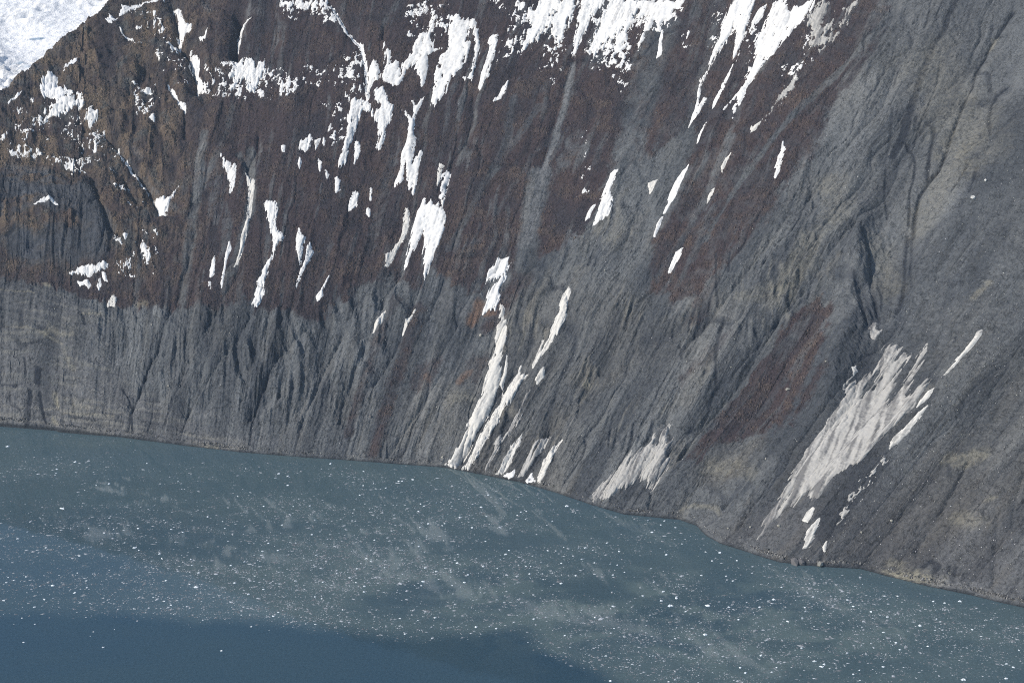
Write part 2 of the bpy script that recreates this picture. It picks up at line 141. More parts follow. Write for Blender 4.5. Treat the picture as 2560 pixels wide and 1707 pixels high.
 ([(-93.2, 216.3), (-86.3, 204.8), (-79.9, 187.8), (-75.6, 170.6), (-74.0, 155.2), (-69.0, 134.6), (-63.1, 112.4), (-61.4, 93.6), (-64.5, 74.1), (-67.7, 54.8), (-70.1, 37.6), (-71.4, 22.5), (-73.5, 9.2), (-72.4, 2.1), (-88.2, 2.9), (-85.9, 16.3), (-80.4, 35.8), (-79.0, 41.6), (-80.1, 63.9), (-79.2, 81.1), (-77.1, 94.8), (-80.9, 121.1), (-84.9, 143.7), (-80.5, 150.3), (-85.2, 171.2), (-89.3, 182.5), (-90.6, 198.4)], 'dirty', 'longest avalanche snow tongue reaching the water in the centre'),
 ([(-68.3, 152.2), (-61.2, 128.1), (-59.4, 111.1), (-63.0, 114.4), (-63.9, 131.5)], 'dirty', 'thin side sliver along the longest avalanche tongue'),
 ([(-49.6, 143.5), (-47.3, 132.4), (-39.1, 131.8), (-41.4, 116.1), (-44.0, 96.6), (-49.0, 78.7), (-47.6, 62.0), (-51.1, 44.6), (-53.1, 27.6), (-54.1, 12.7), (-57.0, 2.1), (-65.2, 3.4), (-64.3, 14.5), (-63.4, 25.8), (-62.6, 46.3), (-58.8, 63.8), (-55.6, 87.0), (-54.0, 110.1), (-50.6, 128.0)], 'dirty', 'second avalanche tongue reaching the water, right beside the longest one'),
 ([(-34.7, 246.4), (-31.6, 240.9), (-29.0, 223.4), (-24.7, 210.3), (-24.7, 192.6), (-26.9, 172.7), (-31.3, 154.4), (-35.7, 140.1), (-37.7, 143.6), (-37.9, 155.2), (-38.2, 176.6), (-34.7, 159.6), (-33.5, 169.6), (-32.6, 189.3), (-34.1, 202.8), (-33.5, 214.7), (-35.3, 220.4), (-35.3, 234.3)], 'dirty', 'slim dirty snow blade on the grey slope above the second avalanche tongue'),
 ([(-23.8, 140.3), (-21.1, 131.2), (-23.0, 119.4), (-26.6, 124.5), (-25.5, 134.3)], 'dirty', 'small dirty snow scrap below the slim dirty blade'),
 ([(-30.0, 116.2), (-26.5, 107.4), (-27.3, 88.3), (-25.5, 71.7), (-26.8, 58.4), (-32.4, 38.8), (-33.1, 24.1), (-33.7, 9.1), (-36.5, 3.1), (-40.6, 7.8), (-38.0, 26.6), (-38.0, 43.3), (-35.8, 54.8), (-30.8, 59.5), (-30.3, 70.8), (-32.0, 87.4), (-34.1, 109.8)], 'dusty', 'grey debris-covered snow tongue, third from the left at the water'),
 ([(-16.4, 56.7), (-12.6, 46.3), (-12.8, 31.4), (-13.1, 16.7), (-15.0, 5.4), (-21.1, 2.4), (-19.8, 19.1), (-20.3, 31.9), (-20.0, 43.0)], 'dirty', 'short pale snow lobe right of the grey debris-covered tongue'),
 ([(-3.9, 12.9), (0.3, 4.6), (-4.0, 2.0), (-12.0, 3.1), (-9.0, 8.3)], 'clean', 'tiny snow block at the water under the short pale lobe'),
 ([(14.7, 68.6), (15.5, 57.7), (14.0, 46.2), (11.7, 32.8), (11.8, 18.0), (9.4, 8.3), (5.3, 7.5), (5.3, 20.3), (4.4, 33.0), (6.1, 48.0), (12.5, 56.8)], 'dusty', 'thin grey snow streak right of the short pale lobe'),
 ([(31.9, 59.4), (30.3, 45.2), (32.1, 31.0), (34.1, 13.4), (33.5, 4.2), (27.9, 4.4), (24.4, 21.6), (23.0, 38.6), (26.4, 45.9)], 'dirty', 'rightmost snow streak of the avalanche group in the centre'),
 ([(16.7, 15.6), (26.8, 4.9), (18.4, 1.6), (15.2, 4.3)], 'clean', 'small snow wedge at the water left of the rightmost streak'),
 ([(120.6, 114.1), (131.5, 95.5), (135.9, 83.9), (143.0, 73.9), (145.8, 63.3), (147.0, 52.6), (147.3, 38.1), (145.1, 33.3), (138.1, 42.4), (126.1, 46.5), (121.6, 34.3), (114.6, 23.2), (108.9, 12.6), (99.5, 5.3), (95.3, 8.3), (93.5, 13.0), (95.0, 22.5), (100.5, 36.9), (103.7, 52.3), (105.7, 63.8), (111.3, 74.6), (116.1, 83.4), (113.5, 100.9), (122.8, 85.5), (126.3, 84.7)], 'dusty', 'streaked snow cone with a blunt tip just above the shore, right of centre'),
 ([(-222.2, 206.2), (-222.0, 189.9), (-229.3, 175.4), (-231.5, 173.2), (-230.3, 187.5)], 'dirty', 'faint left one of two small snow slivers on the grey slope below the forked fang'),
 ([(-186.8, 207.8), (-188.9, 191.4), (-193.0, 179.1), (-193.8, 175.0), (-194.1, 191.2)], 'dirty', 'right one of two small snow slivers on the grey slope below the forked fang'),
 ([(249.3, 264.5), (256.0, 270.8), (259.3, 266.4), (262.2, 252.5), (267.1, 262.1), (269.6, 259.4), (267.9, 245.5), (273.4, 229.1), (277.1, 212.0), (282.2, 197.3), (282.0, 212.1), (281.7, 234.4), (278.0, 259.1), (277.2, 275.6), (279.7, 265.4), (283.8, 242.6), (287.4, 223.4), (293.6, 209.0), (296.3, 223.0), (300.6, 231.7), (305.0, 219.5), (308.0, 195.9), (305.0, 175.1), (302.4, 156.2), (298.8, 138.9), (298.1, 123.9), (290.4, 102.7), (287.8, 88.9), (290.5, 75.3), (283.3, 69.0), (274.3, 72.6), (274.0, 61.6), (270.9, 52.9), (270.9, 43.8), (267.7, 35.2), (270.1, 19.9), (265.4, 16.1), (265.4, 25.2), (262.3, 34.8), (262.0, 49.2), (260.1, 66.5), (258.4, 78.7), (255.6, 97.8), (253.6, 113.5), (252.1, 133.2), (249.3, 158.1), (249.1, 178.4), (246.0, 199.6), (245.1, 214.2), (249.6, 217.7), (246.8, 226.0), (252.1, 228.0), (260.1, 199.3), (259.8, 212.3), (253.2, 235.9), (250.7, 253.8)], 'dusty', 'largest dirty avalanche cone on the right, fingered at its top'),
 ([(314.3, 213.7), (316.6, 202.9), (312.4, 191.1), (309.8, 200.0), (311.1, 209.5)], 'dirty', 'small snow leaf just right of the largest avalanche cone'),
 ([(321.6, 192.6), (321.9, 176.0), (321.8, 155.6), (317.6, 139.3), (312.2, 152.2), (315.3, 165.7), (317.6, 182.7)], 'dirty', 'slanting snow strip parallel to the lower right flank of the avalanche cone'),
 ([(315.4, 291.3), (317.9, 283.3), (319.3, 266.7), (317.8, 247.8), (315.4, 230.6), (314.1, 230.4), (315.3, 247.4), (315.2, 264.2), (314.8, 279.1), (313.7, 288.2)], 'dirty', 'thin slanting snow line high to the right of the avalanche cone'),
 ([(291.3, 62.7), (295.6, 53.5), (295.9, 46.3), (291.3, 48.2), (289.5, 56.6)], 'dirty', 'upper of two small snow remnants below the avalanche cone'),
 ([(303.1, 55.4), (306.9, 43.2), (313.6, 31.4), (315.0, 20.7), (311.2, 18.4), (304.7, 32.0), (301.3, 42.4), (301.2, 51.5)], 'dirty', 'lower longer of two small snow remnants below the avalanche cone'),
 ([(327.2, 29.6), (334.0, 17.7), (328.4, 22.5)], 'dirty', 'tiny snow remnant at the foot of the dark debris stripe'),
 ([(319.6, 129.3), (322.2, 118.6), (323.4, 96.7), (325.1, 78.6), (329.7, 61.0), (327.3, 53.3), (319.0, 63.1), (318.2, 77.7), (319.0, 94.3), (316.8, 117.8)], 'dustspeck', 'gritty snow streak along the right edge of the dark debris stripe'),
 ([(231.0, 283.9), (235.6, 277.3), (238.1, 278.9), (239.7, 264.6), (235.0, 265.6), (232.3, 275.2)], 'dusty', 'faint snow scrap above the fingered top of the avalanche cone'),
 ([(241.6, 224.0), (244.7, 221.5), (244.6, 214.0), (240.9, 218.2)], 'dirty', 'tiny snow scrap left of the fingered top of the avalanche cone'),
]
SPECKS = [
 ([(-740.4,453.5),(-698.1,451.9),(-671.6,433.7),(-642.2,418.9),(-610.9,416.1),(-614.4,383.3),(-640.3,386.3),(-670.4,407.0),(-706.9,416.9),(-739.2,423.9)],0.5),
 ([(-741.5,483.7),(-679.9,493.2),(-629.9,494.7),(-607.3,484.3),(-583.9,458.6),(-576.8,405.1),(-610.6,410.9),(-677.7,438.9),(-740.4,453.5)],0.27),
 ([(-721.3,526.1),(-681.2,526.7),(-657.9,515.7),(-679.9,493.2),(-728.5,486.7),(-737.6,497.6)],0.24),
 ([(-582.4,693.4),(-546.8,676.4),(-521.7,614.2),(-500.0,560.9),(-506.7,530.8),(-529.7,546.7),(-557.4,617.7),(-579.0,658.9)],0.26),
 ([(-487.1,580.6),(-455.5,584.2),(-396.7,577.9),(-369.7,553.3),(-367.8,519.8),(-411.0,515.2),(-451.8,520.2),(-483.5,535.3)],0.36),
 ([(-571.1,548.2),(-535.6,552.1),(-529.4,490.4),(-563.8,487.5)],0.26),
 ([(-532.5,615.2),(-498.3,612.0),(-495.1,568.3),(-529.7,572.7)],0.28),
 ([(-613.2,457.6),(-579.3,443.3),(-549.1,382.5),(-532.0,317.6),(-559.0,323.4),(-584.8,365.0)],0.22),
 ([(-405.3,674.7),(-350.1,672.4),(-334.2,647.0),(-354.7,640.5),(-393.6,651.7)],0.26),
 ([(-357.6,514.9),(-318.0,514.4),(-308.8,440.2),(-323.4,440.2),(-330.5,472.5)],0.26),
 ([(-372.1,577.4),(-325.6,581.1),(-320.2,533.3),(-367.1,543.7)],0.22),
 ([(-331.0,593.3),(-304.6,597.4),(-294.4,523.5),(-312.5,509.7),(-322.0,512.1)],0.3),
 ([(-277.7,666.7),(-229.0,664.4),(-221.1,606.6),(-251.1,612.5),(-270.3,603.5)],0.24),
 ([(-166.4,646.7),(-150.6,650.5),(-143.1,584.8),(-155.8,553.0),(-168.7,553.5),(-173.2,572.1)],0.28),
 ([(-129.6,591.1),(-109.5,597.0),(-99.0,533.2),(-114.3,529.0),(-127.5,538.5)],0.38),
 ([(-95.8,585.0),(-62.0,607.2),(-55.6,564.8),(-50.3,518.7),(-63.5,522.5),(-86.3,555.4)],0.34),
 ([(-198.5,672.4),(-153.5,669.6),(-155.3,646.1),(-192.9,653.0)],0.28),
 ([(-106.1,666.2),(-34.6,663.2),(-32.0,618.5),(-62.3,609.4),(-81.8,596.0),(-96.7,619.3)],0.36),
 ([(-266.9,671.1),(-250.3,675.2),(-243.3,653.0),(-255.9,651.1)],0.36),
 ([(-78.2,471.4),(-68.8,471.9),(-46.5,369.3),(-56.5,368.2)],0.22),
 ([(-37.5,663.2),(-30.4,658.7),(-16.1,590.4),(-23.8,590.0)],0.36),
 ([(21.6,610.2),(31.5,626.2),(49.0,547.4),(37.5,541.5)],0.34),
 ([(60.4,566.0),(73.5,589.1),(86.0,587.2),(79.7,552.8),(67.8,546.4)],0.3),
 ([(-12.1,641.1),(-0.8,650.2),(7.4,602.5),(0.5,571.7)],0.26),
 ([(59.7,635.6),(65.3,661.9),(78.8,590.0),(72.3,572.2)],0.28),
 ([(-578.4,280.8),(-514.7,296.3),(-512.1,226.2),(-566.7,218.4)],0.2),
]
VEG = [
 ([(-783.1,494.7),(-705.9,547.5),(-641.9,642.5),(-605.3,723.3),(-251.1,719.0),(-50.9,704.2),(-45.1,596.6),(-39.8,518.2),(-38.6,447.7),(-36.4,391.3),(-39.7,329.1),(-43.5,313.3),(-54.8,295.3),(-72.1,283.4),(-91.9,278.8),(-110.1,245.6),(-115.0,229.0),(-139.0,230.4),(-152.4,245.7),(-183.7,263.1),(-190.3,236.2),(-225.0,255.4),(-232.1,240.8),(-257.8,241.8),(-268.0,214.8),(-287.8,209.7),(-293.3,183.0),(-314.1,180.1),(-326.5,189.4),(-374.6,183.2),(-393.8,198.1),(-414.7,184.0),(-467.3,182.9),(-527.2,182.3),(-562.7,180.8),(-580.4,181.5),(-660.3,192.9),(-730.2,203.5),(-770.6,200.8)],1.0),
 ([(-53.9,704.3),(97.6,710.3),(120.8,639.6),(116.0,565.2),(110.7,515.5),(117.8,469.2),(106.1,418.6),(110.6,372.6),(103.6,318.2),(88.4,296.4),(89.3,262.0),(73.0,251.3),(44.3,260.6),(25.1,315.3),(27.7,363.9),(22.1,454.8),(13.6,472.1),(-3.2,451.3),(-18.6,424.6),(-26.4,411.2),(-35.9,467.1),(-38.4,544.2),(-41.9,596.6)],0.92),
 ([(192.7,281.2),(211.7,247.2),(224.3,206.5),(228.2,165.4),(224.9,134.7),(221.3,113.2),(205.7,97.8),(181.2,92.7),(175.5,69.9),(166.7,68.7),(170.0,146.5),(175.8,203.7),(180.2,255.7)],1.0),
 ([(-165.2,135.4),(-146.9,145.2),(-137.9,122.3),(-149.6,98.6),(-163.4,109.2)],0.6),
 ([(78.0,281.7),(92.2,286.0),(104.5,243.7),(94.0,229.2)],0.5),
 ([(-105.5,141.7),(-89.8,154.3),(-91.9,113.6),(-108.2,101.1)],0.5),
]
VEGLINE = [
 ([(-210.9,213.9),(-222.1,170.9),(-226.6,99.7),(-225.4,31.1)],7,0.55),
 ([(-183.9,209.0),(-184.8,149.0),(-188.6,101.9),(-186.9,56.2),(-187.7,11.3)],9,0.7),
 ([(-94.9,273.8),(-80.5,250.7),(-92.7,213.3),(-99.8,189.1)],14,0.8),
 ([(112.5,156.1),(121.8,192.4),(132.7,223.9)],7,0.4),
]
GREYIN = [
 ([(-99.5,563.3),(-95.5,503.1),(-94.9,444.1),(-97.5,399.0)],5,1.0),
 ([(-97.5,399.0),(-94.9,354.6),(-87.5,298.8),(-83.0,268.6)],18,1.0),
 ([(120.6,664.1),(108.2,594.1),(91.9,523.5),(82.6,472.8),(71.3,391.7),(70.0,326.1)],6,0.9),
 ([(-43.5,623.2),(-35.8,499.1),(-28.5,404.7),(-21.7,307.2)],26,0.75),
 ([(-5.0,624.0),(6.2,515.3),(9.4,446.5),(1.4,365.3)],7,0.5),
 ([(-127.9,633.0),(-127.6,612.2)],5,0.7),
 ([(-143.3,510.7),(-140.3,470.6),(-138.4,437.6),(-150.7,366.2),(-167.4,289.8)],7,0.55),
 ([(-116.8,496.8),(-148.8,379.1),(-163.9,296.1)],5,0.45),
 ([(-91.9,483.3),(-119.8,385.8),(-135.8,297.0)],4,0.3),
 ([(-474.0,463.7),(-475.7,392.7),(-475.7,336.0),(-475.8,255.9),(-474.4,192.4)],9,0.75),
 ([(-454.4,428.8),(-466.8,386.2),(-475.0,357.2)],7,0.6),
 ([(-415.0,436.6),(-406.4,381.8),(-404.4,328.1),(-411.0,262.1),(-421.1,210.1)],8,0.8),
 ([(-427.5,429.4),(-417.4,408.9),(-410.5,395.3)],6,0.7),
 ([(-534.0,322.6),(-535.1,268.7),(-539.9,220.5),(-539.1,181.3)],5,0.55),
 ([(-373.6,290.0),(-377.3,238.3),(-381.0,187.7)],5,0.5),
 ([(-302.0,292.3),(-306.3,241.3),(-307.7,203.8)],4,0.4),
 ([(-232.7,294.1),(-237.8,243.7)],6,0.5),
 ([(-581.9,437.5),(-545.2,385.6),(-501.4,338.5)],7,0.4),
 ([(-256.3,430.9),(-256.2,371.2),(-257.4,293.5)],10,0.3),
 ([(50.6,459.7),(52.0,405.1),(48.1,320.4),(44.3,272.3)],7,0.6),
 ([(114.3,414.9),(107.9,348.5),(101.2,282.9)],8,0.7),
 ([(62.6,371.6),(66.7,301.7)],6,0.6),
 ([(211.7,247.2),(208.3,188.8),(202.6,135.6),(198.3,95.3)],5,0.4),
 ([(-695.8,333.4),(-625.3,343.3),(-592.6,280.0),(-631.8,246.8),(-705.1,247.3)],26,0.75),
 ([(-734.2,342.4),(-696.6,344.4),(-662.7,369.1)],10,0.5),
]
DARK = [
 ([(157.1,681.1),(157.3,658.6),(159.9,638.7),(158.0,619.9),(160.3,598.0),(162.2,574.1),(166.5,546.8)],5,0.75),
 ([(166.5,546.8),(168.5,527.1),(173.4,504.1),(174.8,488.4),(175.2,472.6)],9,0.75),
 ([(158.0,619.9),(162.1,602.5),(164.3,574.5),(167.4,551.0)],3,0.6),
 ([(199.2,673.6),(198.0,651.0),(196.5,632.3),(198.2,610.5),(198.1,594.3),(202.3,571.2),(202.6,551.1),(205.6,532.1),(207.7,512.8),(211.7,488.3),(213.7,467.2),(211.7,448.7),(212.3,429.1),(217.0,407.3),(221.2,389.5)],2.6,0.8),
 ([(221.3,580.5),(219.0,569.0),(219.7,553.6),(222.8,533.9),(227.2,519.1)],4,0.75),
 ([(168.2,603.7),(175.7,573.0),(179.4,541.6),(181.1,519.9),(184.0,498.5),(186.9,487.2)],1.4,0.7),
 ([(187.6,517.3),(195.1,509.1),(199.7,490.2),(203.3,473.4),(210.2,450.1)],3.2,0.75),
 ([(199.4,516.1),(199.1,498.0)],2,0.6),
 ([(176.0,524.7),(180.3,505.7)],2,0.6),
 ([(176.7,492.9),(186.7,481.1),(194.7,469.0),(201.7,447.0),(205.0,428.4),(216.3,397.2)],1.8,0.75),
 ([(225.9,479.3),(226.1,457.9),(226.6,444.6)],2.2,0.7),
 ([(231.6,478.2),(234.2,464.0),(236.1,449.5)],2.6,0.7),
 ([(175.0,458.6),(189.0,418.1),(200.6,395.1)],1.6,0.6),
 ([(199.4,606.7),(195.6,601.8),(202.3,587.3),(207.6,589.0),(214.1,571.0)],5,0.45),
 ([(140.0,680.0),(145.1,650.1)],1.6,0.6),
 ([(148.9,677.5),(150.5,653.2)],1.6,0.6),
 ([(219.3,509.6),(217.8,500.5),(221.9,489.8)],2,0.5),
 ([(190.9,653.4),(194.3,635.9)],2,0.5),
 ([(158.1,520.8),(168.6,483.1),(171.9,463.9)],2.2,0.5),
 ([(143.8,584.6),(146.0,562.7)],2.2,0.6),
 ([(140.5,537.4),(139.7,529.2)],3,0.4),
 ([(218.7,387.1),(224.1,363.2),(233.3,334.8),(238.6,315.1),(238.4,307.4)],3,0.75),
 ([(220.6,388.9),(229.2,357.3),(238.0,335.7)],1.8,0.6),
 ([(192.9,362.1),(206.9,342.8),(220.7,311.4),(229.4,296.2)],3,0.5),
 ([(208.3,304.4),(220.2,287.8),(228.9,273.0)],4,0.5),
 ([(84.4,312.1),(97.8,277.3),(107.0,256.8)],2,0.6),
 ([(94.9,317.2),(100.7,297.5)],4,0.7),
 ([(117.3,244.5),(123.6,216.0),(131.3,192.0),(145.5,164.9)],3,0.6),
 ([(94.4,199.6),(102.7,183.3)],2,0.5),
 ([(-687.1,82.6),(-684.1,62.3)],2.2,0.7),
 ([(-666.3,70.8),(-668.8,55.9)],8,0.8),
 ([(-677.3,44.4),(-678.6,22.6),(-680.2,0.7)],5,0.75),
 ([(-663.8,43.4),(-659.7,25.6),(-652.0,5.1)],4,0.75),
 ([(-543.8,62.0),(-534.1,50.9),(-526.6,42.4),(-528.8,24.8),(-528.9,7.5)],2.4,0.8),
 ([(-506.9,107.2),(-520.3,60.9),(-528.0,36.4),(-523.2,6.3)],2.2,0.8),
 ([(-453.6,95.4),(-469.2,59.0),(-477.2,26.3)],3,0.6),
 ([(-343.9,105.1),(-351.0,70.9),(-356.3,47.1),(-353.2,10.7)],2.6,0.65),
 ([(-290.9,43.8),(-291.3,3.9)],2,0.6),
 ([(-498.5,56.6),(-497.0,29.4),(-500.7,9.5)],1.8,0.6),
 ([(-444.8,50.2),(-449.5,26.0),(-452.3,4.1)],2,0.6),
 ([(-698.8,104.6),(-692.0,97.4),(-664.7,104.7)],5,0.5),
 ([(-695.0,143.7),(-693.1,124.0)],5,0.5),
 ([(-723.1,50.7),(-703.2,50.1),(-690.2,52.7)],3,0.5),
 ([(-608.8,154.3),(-603.7,139.9)],2.5,0.7),
 ([(-722.0,255.1),(-709.3,266.1)],4,0.7),
 ([(-617.9,48.5),(-609.4,20.1)],3,0.35),
 ([(-626.6,20.4),(-585.6,16.9),(-540.2,10.0)],3,0.3),
 ([(432.4,19.4),(434.2,27.2),(443.5,23.0),(443.9,16.0)],4,0.6),
 ([(435.9,9.7),(438.5,3.4)],1.5,0.7),
 ([(451.5,27.2),(454.8,19.1)],2,0.6),
 ([(457.2,26.9),(461.9,15.6),(471.2,5.5)],2.5,0.6),
 ([(443.8,14.1),(449.1,6.9)],1.5,0.7),
 ([(418.3,7.5),(422.7,1.8)],2,0.6),
 ([(478.7,12.8),(486.3,4.1)],1.6,0.7),
 ([(400.2,136.9),(407.4,100.5)],1.6,0.6),
 ([(414.4,37.1),(419.0,27.7)],3,0.5),
 ([(387.2,127.2),(397.9,114.0)],3,0.4),
 ([(441.9,87.5),(451.8,77.7)],1.6,0.5),
 ([(469.6,105.5),(469.4,94.7)],1.6,0.6),
 ([(330.0,19.0),(339.3,3.9)],2.5,0.35),
]
ORANGE = [
 ([(-115.1,217.2),(-115.1,205.1),(-118.2,192.9)],7,0.9),
 ([(-102.7,126.7),(-108.0,110.8)],5,0.6),
 ([(-106.8,203.5),(-98.1,206.0)],3,0.7),
 ([(-150.8,119.9),(-147.4,114.3)],5,0.4),
]
GULLY = [
 ([(141.7,584.2),(146.9,534.6),(140.0,503.1),(132.3,459.5),(131.4,423.5),(128.8,393.1),(123.3,377.8),(122.7,362.1),(120.3,337.8),(116.7,313.4),(113.0,289.1),(109.9,263.2),(106.7,237.3),(98.7,202.7)],5,4),
 ([(180.1,375.0),(177.0,339.1),(173.3,295.6),(166.0,263.3),(165.3,228.8),(166.7,187.3),(160.2,150.5),(154.7,108.7),(153.2,77.2)],6,6),
 ([(106.7,605.6),(102.7,541.1),(96.7,507.1),(92.8,473.7),(89.9,444.6),(85.9,403.4)],5,3),
 ([(199.2,673.6),(196.5,632.3),(198.1,594.3),(202.6,551.1),(207.7,512.8),(213.7,467.2),(212.3,429.1),(221.2,389.5)],3,2.5),
 ([(-54.6,135.0),(-60.2,99.5),(-65.8,58.9),(-70.0,28.3),(-73.8,5.5)],6,6),
 ([(53.5,277.8),(33.2,235.6),(38.7,201.9),(25.1,103.1),(10.1,61.8)],5,3),
 ([(-187.3,251.0),(-187.7,230.3),(-195.6,160.9),(-211.8,102.6)],4,3.5),
 ([(-214.4,258.4),(-227.0,220.5),(-233.7,171.1),(-242.8,100.9),(-242.1,52.5)],4,3.5),
 ([(-132.9,124.9),(-143.9,77.8),(-165.6,8.8)],4,3),
 ([(124.5,133.9),(112.7,102.6),(113.7,79.1)],4,3),
 ([(119.2,114.0),(134.4,96.9),(144.4,65.7),(145.2,38.8),(155.8,13.2)],5,4),
 ([(-469.7,306.7),(-473.4,251.3),(-480.3,207.8),(-494.9,161.6),(-499.7,116.6),(-509.8,96.5),(-528.3,38.3)],6,5),
 ([(-401.9,246.8),(-424.8,189.7),(-438.6,146.4),(-463.8,79.8)],6,4),
 ([(-265.0,173.8),(-277.6,128.9),(-287.0,69.2),(-290.9,43.8)],5,4),
 ([(-308.9,167.6),(-338.1,125.5),(-349.0,80.9),(-358.3,47.0)],5,4),
 ([(-380.4,176.1),(-397.4,135.5),(-422.0,88.6),(-447.4,40.0)],5,4),
 ([(-530.2,692.8),(-518.9,640.2),(-519.3,619.2),(-502.8,599.5),(-492.2,565.7),(-491.0,538.0)],9,18),
 ([(-447.8,661.6),(-449.1,633.9),(-449.7,598.9)],7,17),
 ([(192.6,366.0),(209.2,339.8),(221.6,308.5),(229.9,294.6)],8,5),
 ([(213.7,302.7),(223.9,284.2),(231.8,271.1)],5,3),
 ([(-525.9,544.0),(-501.7,500.7),(-499.8,466.2)],5,7),
 ([(-596.8,460.8),(-582.8,440.6),(-558.2,403.8),(-537.0,373.0),(-519.7,328.9)],6,10),
 ([(-610.4,380.4),(-595.0,327.9),(-582.5,287.4),(-570.9,282.4)],5,8),
 ([(-572.1,391.5),(-557.9,355.2),(-542.8,330.6)],5,6),
 ([(-350.1,679.9),(-326.1,632.0),(-311.6,607.2),(-300.5,561.4),(-296.3,532.9)],5,6),
 ([(-423.2,427.6),(-407.8,384.1),(-404.5,325.5)],6,5),
 ([(-407.5,462.9),(-406.5,437.2),(-414.4,411.5)],5,5),
 ([(-185.6,521.7),(-179.3,485.2),(-180.5,449.3),(-188.9,427.0),(-188.4,374.2)],3,3),
 ([(-100.3,569.3),(-100.3,519.8),(-99.5,440.3),(-98.7,409.9)],5,2.5),
 ([(-291.1,633.2),(-289.4,611.4)],4,5),
 ([(-562.5,582.8),(-562.8,558.6)],4,5),
 ([(-555.8,590.4),(-557.5,558.3)],4,5),
 ([(-574.7,548.4),(-571.7,526.9)],3,4),
 ([(-586.8,573.4),(-589.1,548.9)],3,4),
 ([(400.2,136.9),(407.4,100.5),(411.9,69.1),(415.3,35.6)],4,3),
 ([(458.2,84.7),(482.6,44.1),(497.1,16.7)],3,2),
 ([(450.2,137.1),(467.1,94.1),(475.7,78.2)],3,2),
]
RIDGE = [
 ([(167.1,431.3),(178.7,386.5),(191.8,348.2),(204.9,312.8),(214.3,275.9),(221.3,243.0),(227.2,207.7),(234.1,171.2),(240.2,138.0)],46,23),
]
DARKPOLY = [
 ([(296.2,143.3),(320.6,136.8),(325.8,115.5),(326.8,91.7),(328.7,64.5),(334.1,41.5),(328.3,27.9),(316.4,31.8),(301.2,51.5),(288.8,69.1),(290.5,84.3),(291.0,106.5)],0.62),
 ([(317.7,210.6),(324.0,191.1),(319.0,164.4),(316.2,134.6),(304.0,121.5),(300.8,135.6),(305.0,156.6),(309.8,190.7)],0.5),
 ([(239.1,234.3),(241.5,250.2),(243.6,258.6),(252.1,235.5),(250.5,223.7),(243.1,220.9)],0.45),
 ([(-60.7,124.3),(-56.2,134.7),(-48.2,116.8),(-55.5,77.6),(-61.6,48.4),(-66.9,25.1),(-67.0,3.0),(-72.4,2.1),(-70.0,28.3),(-66.1,55.1),(-60.8,91.8)],0.55),
 ([(-37.6,132.1),(-19.6,173.9),(-14.5,151.6),(-16.2,94.2),(-20.8,68.9),(-26.7,103.5)],0.35),
 ([(-17.6,37.9),(-12.3,57.4),(5.3,46.0),(3.6,16.3),(-3.2,4.1),(-10.0,2.7)],0.4),
 ([(27.2,5.9),(25.0,38.1),(27.9,49.9),(36.0,30.2),(35.9,6.5)],0.45),
 ([(127.0,45.0),(139.1,40.7),(147.1,32.7),(155.0,39.0),(147.5,23.7),(146.3,14.6),(134.2,14.9),(121.7,25.4)],0.4),
 ([(-288.5,410.9),(-255.3,399.9),(-256.5,377.7),(-276.6,384.2)],0.35),
 ([(-269.9,312.2),(-243.7,304.2),(-245.9,280.6),(-261.7,284.4)],0.4),
 ([(-55.8,511.9),(-46.0,514.6),(-43.0,499.5),(-47.6,488.4),(-54.8,501.0)],0.5),
 ([(-529.9,673.8),(-522.3,664.6),(-520.7,653.7),(-523.2,638.1),(-531.4,655.1)],0.5),  # shadowed ravine walls painted dark, this outline and the three after it
 ([(-452.6,656.9),(-447.0,651.5),(-447.0,618.8),(-449.5,596.4),(-453.1,619.1)],0.5),
 ([(-608.5,380.7),(-601.2,358.6),(-587.8,308.9),(-582.4,285.5),(-591.1,302.6),(-604.4,351.3)],0.5),
 ([(-573.9,391.3),(-562.8,368.9),(-546.9,335.1),(-550.5,334.2),(-565.8,359.5)],0.5),
]
